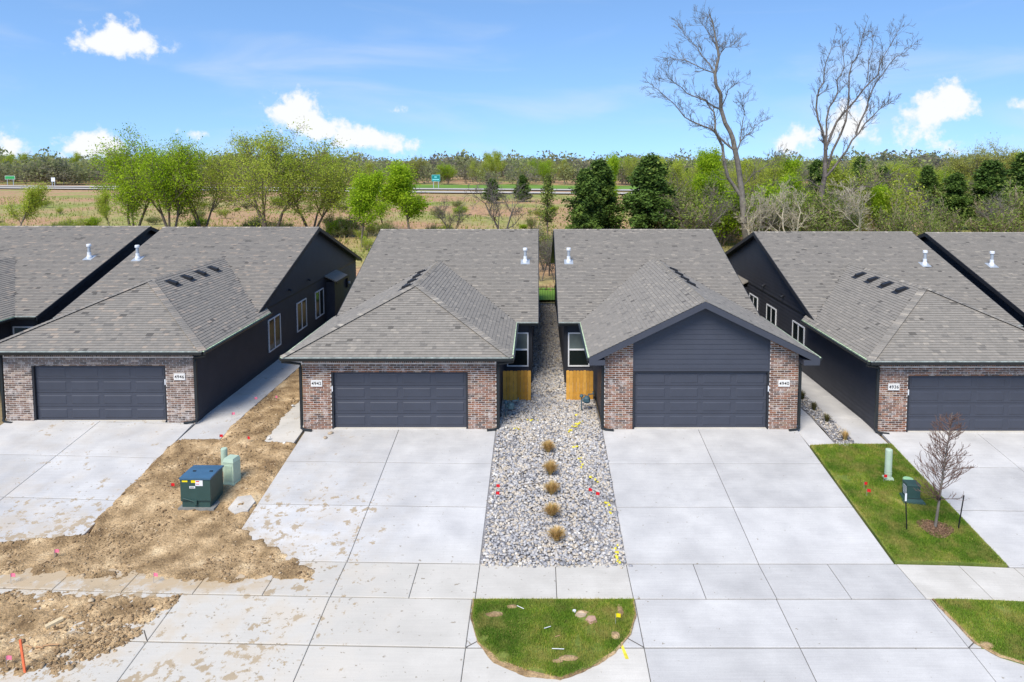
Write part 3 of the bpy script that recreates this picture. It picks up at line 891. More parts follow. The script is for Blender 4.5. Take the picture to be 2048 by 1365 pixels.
        # box vents near the garage ridge on the flush slope
        for i in range(4):
            v = 4.35 + i * 1.25; u = GC - .55; z = ZE + (u - ul) * p
            vb = s.mb()
            a = [(u - .17, v - .13), (u + .17, v - .13), (u + .17, v + .13), (u - .17, v + .13)]
            zz = lambda uu: ZE + (uu - ul) * p + .012
            vb.hexa([(x, y, zz(x)) for x, y in a], [(x * .96 + u * .04, y * .96 + v * .04, zz(x) + (.11 if x < u else .065)) for x, y in a])
            ob = vb.build('roof_vent', 'vent_black', s.root)
            vb = s.mb(); vb.plate([(u - .3, v - .24, zz(u - .3) + .012), (u + .26, v - .24, zz(u + .26) + .012), (u + .26, v + .24, zz(u + .26) + .012), (u - .3, v + .24, zz(u - .3) + .012)], .008)
            vb.build('flange', 'vent_black', ob)
        # white flue
        u = s.flue_u; v = 10.2; z = ZE + (v - MV0) / 3
        fb = s.mb(); fb.lathe([(.12, z - .1), (.12, z + .08), (.09, z + .16), (.09, z + .3)], 14, (u, v)); fl = fb.build('flue', 'white', s.root, smooth=False)
        s.mb().lathe([(.07, z + .3), (.07, z + .6)], 14, (u, v)).build('pipe', 'galv', fl)
        s.mb().lathe([(.11, z + .6), (.11, z + .7), (.09, z + .72)], 14, (u, v)).build('cap', 'white', fl)
        s.mb().plate([(u - .22, v - .24, z - .08 + .025), (u + .22, v - .24, z - .08 + .025), (u + .22, v + .24, z + .08 + .025), (u - .22, v + .24, z + .08 + .025)], .01).build('flashing', 'galv', fl)

    def add_tab(s, mb, c, o, e, up, n, b0, tone, full):
        pts = []
        for (a, b) in c:
            hz = .019 - .016 * max(0, min(1, (b - b0) / (EXPO + .02)))
            pts.append(o + e * a + up * b + n * hz)
        mb.poly(pts, tone)
        if full:
            q0, q1 = o + e * c[0][0] + up * c[0][1], o + e * c[1][0] + up * c[1][1]
            mb.poly([q0, q1, pts[1], pts[0]], 0.)  # front edge in darkest tone, a painted shadow line under each course

    # ---- siding boards on a convex wall polygon; frame: origin o, along e, outward n, up is z
    def siding(s, parent, o, e, n, poly, single, expo=.178):
        o, e, n = Vector(o), Vector(e), Vector(n)
        es = edges_of(poly); z = min(p[1] for p in poly); top = max(p[1] for p in poly); amin = min(p[0] for p in poly); amax = max(p[0] for p in poly)
        joint = s.mb()
        while z < top - .02:
            c = clip_all([(amin, z), (amax, z), (amax, z + expo), (amin, z + expo)], es)
            if len(c) >= 3:
                m = s.mb() if single else joint
                out = [o + e * a + Vector((0, 0, b)) + n * (.03 - .024 * (b - z) / expo) for a, b in c]
                inn = [o + e * a + Vector((0, 0, b)) - n * .01 for a, b in c]
                m.poly(out)
                k = len(c)
                for i in range(k):
                    j = (i + 1) % k; m.poly([inn[i], inn[j], out[j], out[i]])
                if single: m.build('siding_board', 'siding', parent)
            z += expo
        if not single:
            ob = joint.build('siding_courses', 'siding', parent); ob['kind'] = 'stuff'

    def window(s, o, e, n, a0, a1, z0, z1, split, glass='glass', parent=None):
        """o origin, e along, n outward"""
        o, e, n = Vector(o), Vector(e), Vector(n)
        def bx(mb, a, b, c, d, lo, hi):
            ring = [o + e * x + n * y for x, y in ((a, lo), (b, lo), (b, hi), (a, hi))]
            lo_ = [(p.x, p.y, c) for p in ring]; hi_ = [(p.x, p.y, d) for p in ring]
            mb.hexa(lo_[::-1], hi_[::-1]) if e.cross(n).z < 0 else mb.hexa(lo_, hi_)
        fr = s.mb(); t = .055
        bx(fr, a0, a1, z0, z0 + t, .0, .05); bx(fr, a0, a1, z1 - t, z1, .0, .05)
        bx(fr, a0, a0 + t, z0 + t, z1 - t, .0, .05); bx(fr, a1 - t, a1, z0 + t, z1 - t, .0, .05)
        w = fr.build('window', 'white', parent or s.root)
        mb = s.mb()
        if split == 'v':
            am = (a0 + a1) / 2; bx(mb, am - .045, am + .045, z0 + t, z1 - t, 0, .042); panes = [(a0 + t, am - .045, z0 + t, z1 - t), (am + .045, a1 - t, z0 + t, z1 - t)]
        else:
            zm = (z0 + z1) / 2; bx(mb, a0 + t, a1 - t, zm - .035, zm + .035, 0, .042); panes = [(a0 + t, a1 - t, z0 + t, zm - .035), (a0 + t, a1 - t, zm + .035, z1 - t)]
        mb.build('mullion', 'white', w)
        for i, (a, b, c, d) in enumerate(panes):
            pm = s.mb(); bx(pm, a, b, c, d, .004, .026); pm.build('pane', glass if (split == 'v' or i == 1 and glass == 'blind') else 'glass', w)
        return w

    def walls(s):
        zt = ZE - .12
        # solid core of house (slightly inside the cladding)
        c = s.mb()
        c.box(.03, GW - .03, .32, 5.4, -.25, zt)
        c.box(.03, MW - .03, 5.33, 22.6, -.25, zt)
        zR = ZE + (MVR - MV0) / 3 - .12
        for ua, ub in ((.03, MW - .03),):
            a = [(ua, 5.33, zt - .02), (ub, 5.33, zt - .02), (ub, MVR, zR - .02), (ub, 22.6, zt - .02), (ua, 22.6, zt - .02), (ua, MVR, zR - .02)]
            c.poly([(ua, 5.33, zt), (ua, MVR, zR), (ua, 22.6, zt)]); c.poly([(ub, 5.33, zt), (ub, 22.6, zt), (ub, MVR, zR)])
        wall = c.build('wall', 'siding', s.root)
        # flush side: rectangle to the trim band, gable above
        s.siding(wall, (.0, .1, 0), (0, 1, 0), (-1, 0, 0), [(0, -.05), (22.5, -.05), (22.5, 2.62), (0, 2.62)], s.bf)
        gv0, gv1 = 5.33 - .1, 22.5
        k = lambda v: ZE - .13 + (min(v + .1, 2 * MVR - v - .1) - MV0) / 3
        s.siding(wall, (.0, .1, 0), (0, 1, 0), (-1, 0, 0), [(gv0, 2.70), (gv1, 2.70), (gv1, k(gv1)), (MVR - .1, k(MVR - .1)), (gv0, k(gv0))], s.bf)
        s.mb().box(-.035, .02, .1, 22.6, 2.622, 2.698).build('trim_band', 'trim', s.root)
        # jog side gable wall
        s.siding(wall, (MW, 22.6, 0), (0, -1, 0), (1, 0, 0), [(0, -.05), (17.3, -.05), (17.3, 2.64), (22.6 - MVR, k(MVR - .1)), (0, 2.64)], s.bj)
        # jog: garage side wall and main front wall
        s.siding(wall, (GW, 5.3, 0), (0, -1, 0), (1, 0, 0), [(0, -.05), (5.2, -.05), (5.2, 2.58), (0, 2.58)], s.seen > 0)
        s.siding(wall, (GW, 5.3, 0), (1, 0, 0), (0, -1, 0), [(.02, -.05), (MW - GW, -.05), (MW - GW, 2.58), (.02, 2.58)], s.seen > 0)
        m = s.mb(); m.box(MW - .1, MW + .03, 5.25, 5.36, -.05, 2.58); m.build('corner_trim', 'trim', s.root)
        # windows
        for v in (6.95, 10.75, 13.75):
            s.window((-.02, v, 0), (0, 1, 0), (-1, 0, 0), 0, 1.48, .6, 2.12, 'v')
        s.window((GW + .14, 5.29, 0), (1, 0, 0), (0, -1, 0), 0, .93, .69, 2.18, 'h', 'blind')
        # chase on the flush side
        m = s.mb(); m.box(-.52, 0, 15.85, 17.7, -.1, 2.34); ch = m.build('chase', 'siding', s.root)
        a = [(-.72, 15.6), (.0, 15.6), (.0, 17.95), (-.72, 17.95)]
        m = s.mb(); m.plate([(x, y, 2.42 if x < -.1 else 2.76) for x, y in a], .07, .42); m.build('chase_roof', s.smat, ch, tone=True)
        m = s.mb(); m.box(-.74, -.69, 15.58, 17.97, 2.27, 2.41); m.build('fascia', 'trim', ch)
        for v in (9.75, 12.7):
            m = s.mb(); m.tube([(0, v, 3.02), (-.1, v, 3.02), (-.16, v, 2.96)], .055, 8); m.build('wall_vent', 'trim', s.root)
        m = s.mb(); m.box(-.16, 0, 20.0, 20.35, 1.25, 1.95); b = m.build('meter_box', 'trim', s.root)
        s.mb().tube([(-.16, 20.17, 1.55), (-.26, 20.17, 1.55)], .09, 12).build('dial', 'galv', b)

    def front(s):
        D0, D1, DH = 1.01, 5.87, 2.10
        gable = s.style == 'gable'
        m = s.mb(); p = s.pitch
        top = ZE - .13
        rake = lambda u: ZE - .12 + (GH - abs(u - GC)) * p
        if gable:
            for a, b in ((0, D0), (D1, GW)):
                poly = [(a, .009), (b, .009), (b, .3), (a, .3)]
                m.hexa([(x, y, -.2) for x, y in poly], [(x, y, rake(x)) for x, y in poly])
        else:
            m.box(0, D0, .009, .3, -.2, top); m.box(D1, GW, .009, .3, -.2, top); m.box(D0, D1, .009, .3, DH, top)
        fw = m.build('front_wall', 'mortar', s.root)
        rest = s.mb(); count = 0
        pitch_h = BRICK_H + JOINT; pitch_l = BRICK_L + JOINT
        rows = int(3.2 / pitch_h) if gable else 32
        items = []
        for r in range(rows):
            z = .02 + r * pitch_h + BRICK_H / 2 - .06
            off = (pitch_l / 2 if r % 2 else 0)
            if gable: spans = [(0, D0), (D1, GW)]
            else: spans = [(0, D0), (D1, GW)] if z + BRICK_H / 2 < DH else [(0, GW)]
            for a, b in spans:
                x = a - off
                while x < b - .02:
                    x0, x1 = max(x, a), min(x + BRICK_L, b)
                    x += pitch_l
                    if x1 - x0 < .03: continue
                    if gable and z + BRICK_H / 2 > min(rake(x0), rake(x1)): continue
                    if not gable and z + BRICK_H / 2 > top - .13: continue
                    t = s.r.gauss(.40, .22); t = s.r.uniform(.8, 1) if s.r.random() < .1 else t
                    items.append((x0, x1, z, max(0, min(13, int(t * 13)))))
        if not gable:      # soldier course under the soffit
            x = 0
            while x < GW - .05:
                t = max(0, min(1, s.r.gauss(.35, .2)))
                rest.box(x, x + .058, 0, .1, 2.40, 2.585, t); x += .072
        for (x0, x1, z, ti) in items:
            if abs((x1 - x0) - BRICK_L) < 1e-6 and count < 300 and s.seen:
                ob = link('brick', brick_mesh(s.bmat, ti), fw); ob.location = ((x0 + x1) / 2 * s.m, s.r.uniform(-.002, .002), z); count += 1
            else:
                rest.box(x0, x1, s.r.uniform(-.002, .002), .1, z - BRICK_H / 2, z + BRICK_H / 2, ti / 13)
        if gable:          # sloping row of cut bricks under the rake
            for a, b in ((0, D0), (D1, GW)):
                x = a + .004
                while x < b - .05:
                    t = max(0, min(1, s.r.gauss(.45, .25))); x1 = min(x + .058, b)
                    zz = min(rake(x), rake(x1)); ring = [(x, .0), (x1, .0), (x1, .1), (x, .1)]
                    rest.hexa([(q[0], q[1], rake(q[0]) - .2) for q in ring], [(q[0], q[1], rake(q[0]) - .01) for q in ring], t); x += .072
        ob = rest.build('brick_courses', s.bmat, fw, tone=True); ob['kind'] = 'stuff'
        # gable siding above the door
        if gable:
            m = s.mb(); ring = [(D0, rake(D0)), (GC, rake(GC)), (D1, rake(D1))]
            m.hexa([(D0, .03, DH), (D1, .03, DH), (D1, .3, DH), (D0, .3, DH)], [(D0, .03, rake(D0)), (D1, .03, rake(D1)), (D1, .3, rake(D1)), (D0, .3, rake(D0))])
            m.poly([(D0, .03, rake(D0)), (D1, .03, rake(D1)), (GC, .03, rake(GC))])
            g = m.build('gable_wall', 'door_paint', s.root)
            poly = [(D0 + .05, DH + .08), (D1 - .05, DH + .08), (D1 - .05, rake(D1 - .05)), (GC, rake(GC)), (D0 + .05, rake(D0 + .05))]
            o = MB(s.m)
            z = DH + .08; es = edges_of(poly)
            while z < rake(GC) - .03:
                c = clip_all([(D0, z), (D1, z), (D1, z + .178), (D0, z + .178)], es)
                if len(c) >= 3:
                    mm = s.mb(); out = [(a, .012 + .014 * (b - z) / .178, b) for a, b in c]; inn = [(a, .035, b) for a, b in c]
                    mm.poly(out)
                    for i in range(len(c)):
                        j = (i + 1) % len(c); mm.poly([inn[i], inn[j], out[j], out[i]])
                    mm.build('siding_board', 'door_paint', g)
                z += .178
            m = s.mb(); m.box(D0, D1, -.005, .06, DH, DH + .075); m.build('header_trim', 'door_paint', s.root)
            for a in (D0, D1 - .05):
                m = s.mb(); ring = [(a, 0.0), (a + .05, 0.0), (a + .05, .06), (a, .06)]
                m.hexa([(x, y, DH + .076) for x, y in ring], [(x, y, rake(x) - .01) for x, y in ring]); m.build('side_trim', 'door_paint', s.root)
        # jambs
        m = s.mb(); m.box(D0, D0 + .07, .02, .2, -.05, DH); m.box(D1 - .07, D1, .02, .2, -.05, DH); m.box(D0 + .07, D1 - .07, .02, .2, DH - .05, DH); m.build('door_jamb', 'trim', s.root)
        s.mb().box(D0 + .07, D1 - .07, -.03, .2, -.12, .012).build('threshold', 'concrete_walk', s.root)
        # sectional door
        m = s.mb(); a0, a1 = D0 + .07, D1 - .07; H = DH - .05
        for k in range(4):
            m.box(a0, a1, .115, .17, .015 + k * H / 4, .015 + (k + 1) * H / 4 - .012 - (.015 if k == 3 else 0))
        door = m.build('garage_door', 'door_paint', s.root)
        w = (a1 - a0) / 4
        for k in range(4):
            for c in range(4):
                x0, x1 = a0 + c * w + .09, a0 + (c + 1) * w - .09; z0, z1 = .015 + k * H / 4 + .075, .015 + (k + 1) * H / 4 - .1
                pm = s.mb(); b = .03
                o = [(x0, z0), (x1, z0), (x1, z1), (x0, z1)]; i2 = [(x0 + b, z0 + b), (x1 - b, z0 + b), (x1 - b, z1 - b), (x0 + b, z1 - b)]
                pm.poly([(x, .100, z) for x, z in i2])
                for i in range(4):
                    j = (i + 1) % 4; pm.poly([(o[i][0], .1147, o[i][1]), (o[j][0], .1147, o[j][1]), (i2[j][0], .1, i2[j][1]), (i2[i][0], .1, i2[i][1])])
                pm.build('door_panel', 'door_paint', door)
        s.mb().box(a0, a1, .11, .16, -.012, .014).build('door_seal', 'vent_black', door)
        m = s.mb(); m.box(D0 + .015, D0 + .05, -.0, .02, 1.36, 1.56); m.build('keypad', 'white', s.root)
        # number plaque on the flush pillar
        u0 = .5
        m = s.mb(); m.box(u0 - .2, u0 + .2, -.03, .004, 1.55, 1.79); pl = m.build('number_plaque', 'plaque', s.root)
        if s.number:
            cu = bpy.data.curves.new('t', 'FONT'); cu.body = s.number; cu.size = .165; cu.align_x = 'CENTER'; cu.extrude = .002; cu.offset = .001; cu.space_character = 1.08
            tmp = bpy.data.objects.new('t', cu); COL.objects.link(tmp)
            bpy.context.view_layer.update()
            me = bpy.data.meshes.new_from_object(tmp.evaluated_get(bpy.context.evaluated_depsgraph_get()))
            bpy.data.objects.remove(tmp); me.materials.clear(); me.materials.append(MATS['ink'])
            t = link('house_number', me, pl); t.rotation_euler = (R(90), 0, 0); t.location = (u0 * s.m, -.034, 1.61)

    def trims(s):
        ul, ur = GC - GH, GC + GH; p = s.pitch; zr = s.zr
        zb, zt = ZE - .155, ZE - .03
        # soffits
        m = s.mb(); m.box(ul + .05, ur - .05, V0 + .05, 5.3, zb - .0, zb + .03) if s.style == 'hip' else None
        if s.style == 'gable':
            m.box(ul + .05, .0, V0 + .05, 5.8, zb, zb + .03); m.box(GW, ur - .05, V0 + .05, 5.3, zb, zb + .03)
        m.box(ur - .04, MU1 - .05, MV0 + .05, 5.33, zb, zb + .03)
        m.build('soffit', 'trim', s.root)
        # gutters
        def gutter(a, b, out, name='gutter'):
            (ax, ay), (bx, by) = a, b
            ox, oy = out
            prof = [(0, -.13), (.075, -.13), (.11, -.05), (.11, -.028), (.0, -.028)]
            mm = s.mb()
            A = [(ax + ox * d, ay + oy * d, ZE + z) for d, z in prof]; B = [(bx + ox * d, by + oy * d, ZE + z) for d, z in prof]
            n = len(prof)
            for i in range(n): j = (i + 1) % n; mm.poly([A[i], A[j], B[j], B[i]])
            mm.poly(A[::-1]); mm.poly(B); return mm.build(name, 'gutter', s.root)
        def drip(a, b, out, mt):
            (ax, ay), (bx, by) = a, b; ox, oy = out
            q = [(ax, ay), (bx, by), (bx + ox * .03, by + oy * .06), (ax + ox * .06, ay + oy * .06)]
            mm = s.mb(); mm.plate([(x, y, ZE + .004) for x, y in q], .028); mm.build('drip_edge', mt, s.root)
        if s.style == 'hip':
            gutter((ul, V0), (ur, V0), (0, -1)); drip((ul, V0), (ur, V0), (0, -1), 'drip_pale')
        gutter((ul, V0), (ul, 5.9), (-1, 0)); drip((ul, V0), (ul, 5.9), (-1, 0), 'drip')
        gutter((ur, V0), (ur, MV0), (1, 0)); drip((ur, V0), (ur, MV0), (1, 0), 'drip')
        gutter((ur + .11, MV0), (MU1 - .02, MV0), (0, -1)); drip((ur + .03, MV0), (MU1, MV0), (0, -1), 'drip_pale')
        # rake boards of the main gable ends
        zR = ZE + (MVR - MV0) / 3
        for u, o in ((MU0, -1), (MU1, 1)):
            for va, vb, za, zb2 in ((MV0 - .02, MVR, ZE, zR), (MVR, MV1 + .02, zR, ZE)):
                m = s.mb(); ua, ub = sorted((u + o * .004, u + o * .03))
                ring = [(ua, va, za), (ub, va, za), (ub, vb, zb2), (ua, vb, zb2)]
                m.hexa([(x, y, z - .2) for x, y, z in ring], [(x, y, z - .004) for x, y, z in ring]); m.build('rake_board', 'trim', s.root)
                m = s.mb(); w = 0. if o < 0 else MW; ua, ub = sorted((w, u))
                ring = [(ua, va, za), (ub, va, za), (ub, vb, zb2), (ua, vb, zb2)]
                m.hexa([(x, y, z - .17) for x, y, z in ring], [(x, y, z - .13) for x, y, z in ring]); m.build('rake_soffit', 'trim', s.root)
        if s.style == 'gable':
            for ua, ub in ((ul - .02, GC), (GC, ur + .02)):
                za = ZE + (GH - abs(ua - GC)) * p; zb2 = ZE + (GH - abs(ub - GC)) * p
                m = s.mb(); ring = [(ua, V0 - .03, za), (ub, V0 - .03, zb2), (ub, V0 - .002, zb2), (ua, V0 - .002, za)]
                m.hexa([(x, y, z - .235) for x, y, z in ring], [(x, y, z - .006) for x, y, z in ring]); m.build('rake_board', 'door_paint', s.root)
                m = s.mb(); ring = [(ua, V0, za), (ub, V0, zb2), (ub, .02, zb2), (ua, .02, za)]
                m.hexa([(x, y, z - .2) for x, y, z in ring], [(x, y, z - .125) for x, y, z in ring]); m.build('rake_soffit', 'trim', s.root)
            for ua, ub in ((ul, -.02), (GW + .02, ur)):
                m = s.mb(); m.box(ua, ub, V0 - .028, .1, ZE - .28, ZE - .1); m.build('eave_return', 'door_paint', s.root)
        # downspouts
        for u, uo, eave in ((-.05, -1, ul - .05), (GW + .05, 1, ur + .05)):
            pts = [(eave, V0 + .12, ZE - .12), (eave, V0 + .12, ZE - .2), (u - .0 + uo * .02, .02, ZE - .36), (u + uo * .02, .02, ZE - .5)]
            m = s.mb(); m.tube(pts, .045, 8); d = m.build('downspout', 'gutter', s.root)
            kick = -1 if uo > 0 else 1
            m = s.mb(); m.box(u - .045 + uo * .02, u + .045 + uo * .02, -.03, .05, .12, ZE - .48); m.build('pipe', 'gutter', d)
            m = s.mb(); m.tube([(u + uo * .02, .0, .14), (u + uo * .02, -.04, .05), (u + uo * .02 - uo * .12, -.12, .02), (u - uo * .4 + uo * .02, -.16, .0)], .048, 8); m.build('spout_end', 'gutter', d)


House('house', -30.05, .6, .12, 1, 'hip', '', 'leftmost house, only grey roof and dark gable in view', .46, True, 0, False, True, 1, 7.33)
House('house', -12.5, .5, .08, -1, 'hip', '4946', 'dark sided house numbered 4946 with hipped garage roof behind transformer', .46, True, 300, True, False, 2)
House('house', -8.38, 0, 0, 1, 'hip', '4942', 'brick fronted house numbered 4942 with hipped garage roof left of gravel', .46, False, 300, False, False, 3)
House('house', 9.22, 0, 0, -1, 'gable', '4940', 'house numbered 4940 with pointed gable above its garage door', .492, False, 300, False, False, 4)
House('house', 12.12, 0, -.13, 1, 'hip', '4936', 'house numbered 4936 behind the young staked tree', .46, False, 300, True, False, 5, 7.1)
House('house', 29.65, 0, -.17, -1, 'gable', '', 'rightmost house, only part of its roof and rake in view', .492, False, 0, False, True, 6, 7.1)

tag(MB().poly([(-16, 22.9, .03), (16, 22.9, .03), (16, 27.5, .03), (-16, 27.5, .03)]).build('backyard_grass', 'median_grass'), 'green strip of grass behind the houses', None, kind='structure')

# ------------------------------------------------------------------ yard things
def wood_screen(x0, x1, y, label, seed):
    r = random.Random(seed); root = empty('wooden_screen', (x0, y, 0)); tag(root, label, 'fence', 'short cedar screens beside the gravel')
    n = 8; w = (x1 - x0) / n
    for i in range(n):
        m = MB(); a, b = i * w + .004, (i + 1) * w - .004; h = 1.22 + r.uniform(-.012, .012); t = r.random(); y0 = r.uniform(-.004, .004); c = .025
        ring = [(a, .0), (a + c, h - c * 0)]
        f = [(a, .02), (b, .02), (b, h - c), (b - c, h), (a + c, h), (a, h - c)]
        m.poly([(x, y0, z) for x, z in f], t); m.poly([(x, y0 + .02, z) for x, z in f][::-1], t)
        for k in range(6):
            j = (k + 1) % 6; m.poly([(f[k][0], y0 + .02, f[k][1]), (f[j][0], y0 + .02, f[j][1]), (f[j][0], y0, f[j][1]), (f[k][0], y0, f[k][1])], t)
        m.build('board', 'wood_fence', root, tone=True)
    for z in (.25, .95): MB().box(.02, x1 - x0 - .02, .026, .07, z, z + .09, .3).build('rail', 'wood_fence', root, tone=True)
    for x in (.06, x1 - x0 - .06): MB().box(x - .045, x + .045, .072, .16, -.1, 1.15, .2).build('post', 'wood_fence', root, tone=True)


wood_screen(-1.42, -.30, 2.92, 'left one of two yellow cedar board screens flanking the gravel', 1)
wood_screen(1.10, 2.18, 2.92, 'right one of two yellow cedar board screens flanking the gravel', 2)


def gas_meter(x, y, label):
    root = empty('gas_meter', gp(x, y, 0)); tag(root, label, 'gas meter', 'gas meters on the gravel')
    m = MB(); m.lathe([(.10, .34), (.135, .38), (.135, .52), (.09, .57), (.05, .6)], 14); m.build('meter_body', 'meter', root)
    MB().tube([(-.11, -.02, .45), (-.17, -.02, .45)], .07, 12).build('dial', 'meter', root)
    MB().box(-.09, .09, -.145, -.12, .40, .50).build('index_plate', 'meter', root)
    MB().tube([(-.2, 0, -.05), (-.2, 0, .62), (-.06, 0, .64), (-.06, 0, .58)], .022, 8).build('riser_pipe', 'meter', root)
    MB().tube([(.06, 0, .58), (.06, 0, .66), (.26, .05, .66), (.26, .3, .66)], .022, 8).build('outlet_pipe', 'meter', root)
    MB().lathe([(.07, .56), (.075, .6), (.04, .66)], 12, (-.2, 0)).build('regulator', 'meter', root)


gas_meter(-1.02, 1.05, 'left gas meter on the gravel, below the left cedar screen')
gas_meter(1.84, 1.75, 'right gas meter on the gravel, below the right cedar screen')


def iron_fence(x0, x1, y, label):
    root = empty('iron_fence', (x0, y, 0)); tag(root, label, 'fence', 'black metal fences behind the houses')
    L = x1 - x0; n = int(L / .105)
    for z in (.14, 1.08, 1.24): MB().box(0, L, -.012, .012, z, z + .025).build('rail', 'iron', root)
    pk = MB().box(-.008, .008, -.008, .008, .04, 1.33).mesh('picket', 'iron')
    for i in range(n + 1): link('picket', pk, root, (i * L / n, 0, 0))
    ps = MB().box(-.03, .03, -.03, .03, -.1, 1.4).mesh('post', 'iron')
    for x in (0.03, L - .03): link('post', ps, root, (x, .001, 0))


iron_fence(-.28, 1.13, 21.1, 'black picket fence closing the passage between houses 4942 and 4940')
iron_fence(-12.3, -8.6, 22.2, 'black picket fence behind the gap between houses 4946 and 4942')


def transformer():
    x, y = -10.38, -4.72
    root = empty('transformer', gp(x, y, .0), R(-1)); tag(root, 'large green electrical transformer box with blue sky light painted on lid and warning stickers', 'transformer')
    W, D, H = .98, .95, 1.02
    root.scale = (.89, .86, .93)
    MB().box(-.08, W + .12, -.06, D + .16, -.12, .10).build('pad', 'pad', root)
    o = MB(); o.box(.03, W - .03, .03, D, .10, .32); o.build('base', 'transformer', root)
    b = MB(); b.box(.0, W, .0, D * .62, .30, H); b.box(.015, W - .015, D * .62, D, .30, H - .01); body = b.build('cabinet', 'transformer', root)
    l = MB(); l.plate([(-.02, -.025, H + .035), (W + .02, -.025, H + .035), (W + .02, D * .34, H + .055), (-.02, D * .34, H + .055)], .05)
    l.plate([(-.015, D * .345, H + .05), (W + .015, D * .345, H + .05), (W + .015, D * .68, H + .06), (-.015, D * .68, H + .06)], .05)
    l.plate([(-.02, D * .685, H + .055), (W + .02, D * .685, H + .055), (W + .02, D + .02, H + .045), (-.02, D + .02, H + .045)], .05)
    lid = l.build('lid', 'transformer_lid', root)
    for u in (.2, .76): MB().box(u, u + .1, .44, .49, H + .05, H + .075).build('lid_bolt', 'vent_black', lid)
    MB().box(.03, .95, -.006, -.001, .315, .325).build('door_seam', 'vent_black', body)
    MB().box(.44, .54, -.045, .0, .2, .34).build('latch', 'transformer', body)
    MB().tube([(.08, -.015, .40), (.46, -.03, .31)], .018, 6).build('latch_bar', 'transformer', body)
    MB().box(.06, .24, -.005, -.001, .92, .97).build('sticker', 'yellow', body)['label'] = 'yellow warning sticker'
    MB().box(.36, .50, -.005, -.001, .90, .98).build('sticker', 'yellow', body)['label'] = 'yellow rating number sticker'
    st = MB().box(.50, .74, -.006, -.001, .80, .98).build('sticker', 'white', body); st['label'] = 'white and red warning sticker'
    MB().box(.52, .63, -.008, -.0065, .93, .96).build('print', 'red', st); MB().box(.52, .63, -.008, -.0065, .85, .87).build('print', 'red', st)
    st = MB().box(.30, .49, -.005, -.001, .72, .79).build('sticker', 'white', body); st['label'] = 'small white number sticker'
    for k in range(6): MB().box(.325 + k * .024, .338 + k * .024, -.0065, -.0055, .735, .775).build('print', 'ink', st)


transformer()


def pedestal_round(x, y, r, h, label, material='pale_green', foot=False):
    root = empty('utility_pedestal', gp(x, y, 0)); tag(root, label, 'utility pedestal')
    p = [(r, -.1), (r, h - .03), (r * .93, h), (r * .7, h + .012)]
    MB().lathe(p, 18).build('tube', material, root)
    MB().lathe([(r * 1.05, h * .2), (r * 1.05, h * .23)], 18).build('band', material, root); MB().lathe([(r * 1.05, h * .28), (r * 1.05, h * .30)], 18).build('band', material, root)
    if foot: MB().hexa([(-r * 1.6, -r * 1.3, -.06), (r * 1.6, -r * 1.3, -.06), (r * 1.6, r * 1.3, -.06), (-r * 1.6, r * 1.3, -.06)], [(-r * 1.1, -r * 1.1, .1), (r * 1.1, -r * 1.1, .1), (r * 1.1, r * 1.1, .1), (-r * 1.1, r * 1.1, .1)]).build('foot', material, root)


def pedestal_box(x, y, w, d, h, label, rz=0, material='pale_green'):
    root = empty('utility_pedestal', gp(x, y, 0), rz); tag(root, label, 'utility pedestal')
    a = [(-w / 2, -d / 2), (w / 2, -d / 2), (w / 2, d / 2), (-w / 2, d / 2)]; k = .9
    MB().hexa([(p[0] * 1.12, p[1] * 1.12, -.06) for p in a], [(p[0] * 1.12, p[1] * 1.12, .07) for p in a]).build('base', material, root)
    MB().hexa([(*p, .07) for p in a], [(p[0] * .96, p[1] * .96, h - .12) for p in a]).build('cover', material, root)
    MB().hexa([(p[0] * 1.03, p[1] * 1.03, h - .12) for p in a], [(p[0] * .85, p[1] * .85, h) for p in a]).build('cap', material, root)
    for i in range(14):
        z = .16 + i * (h - .36) / 14
        MB().box(-w * .33, w * .33, -d / 2 - .008, -d / 2 + .01, z, z + .018).build('louvre', material, root)


pedestal_round(-10.0, -2.72, .1, .78, 'pale green round utility tube behind the transformer')
pedestal_box(-9.5, -3.32, .36, .36, .84, 'pale green louvred utility pedestal right of the transformer', R(-12))
pedestal_round(10.95, -3.1, .105, .98, 'tall pale green utility tube standing in the right lawn', foot=True)
pedestal_round(11.3, -3.62, .15, .36, 'short mint green domed pedestal behind the dark box', 'mint')


def dark_pedestal():
    root = empty('utility_box', gp(11.12, -4.15, 0), R(-6)); tag(root, 'small dark green utility box with white label in right lawn', 'utility box')
    a = [(-.19, -.17), (.19, -.17), (.19, .17), (-.19, .17)]
    MB().hexa([(p[0] * 1.75, p[1] * 1.7, -.05) for p in a], [(p[0] * 1.6, p[1] * 1.55, .05) for p in a]).build('skirt', 'transformer', root)
    MB().hexa([(p[0] * 1.45, p[1] * 1.4, .05) for p in a], [(p[0] * 1.25, p[1] * 1.2, .12) for p in a]).build('base', 'transformer', root)
    MB().hexa([(*p, .12) for p in a], [(p[0] * .97, p[1] * .97, .5) for p in a]).build('cabinet', 'transformer', root)
    MB().hexa([(p[0] * 1.06, p[1] * 1.06, .5) for p in a], [(p[0] * .98, p[1] * .98, .55) for p in a]).build('lid', 'transformer', root)
    s_ = MB().box(-.192, -.188, -.12, .1, .2, .47).build('label_plate', 'white', root)
    for k in range(4): MB().box(-.194, -.1925, -.1, .08, .23 + k * .06, .25 + k * .06).build('print', 'ink', s_)


dark_pedestal()

# broken slab piece beside the transformer
m = MB(); pts = [(-9.02, -4.72), (-8.72, -4.95), (-8.42, -4.78), (-8.38, -4.35), (-8.62, -4.05), (-8.98, -4.15)]
m.hexa([gp(x, y, -.05) for x, y in pts], [gp(x, y, .085 - .04 * (x + 9)) for x, y in pts]); tag(m.build('concrete_chunk', 'slab_piece'), 'loose flat concrete chunk right of the transformer pad', 'concrete chunk')


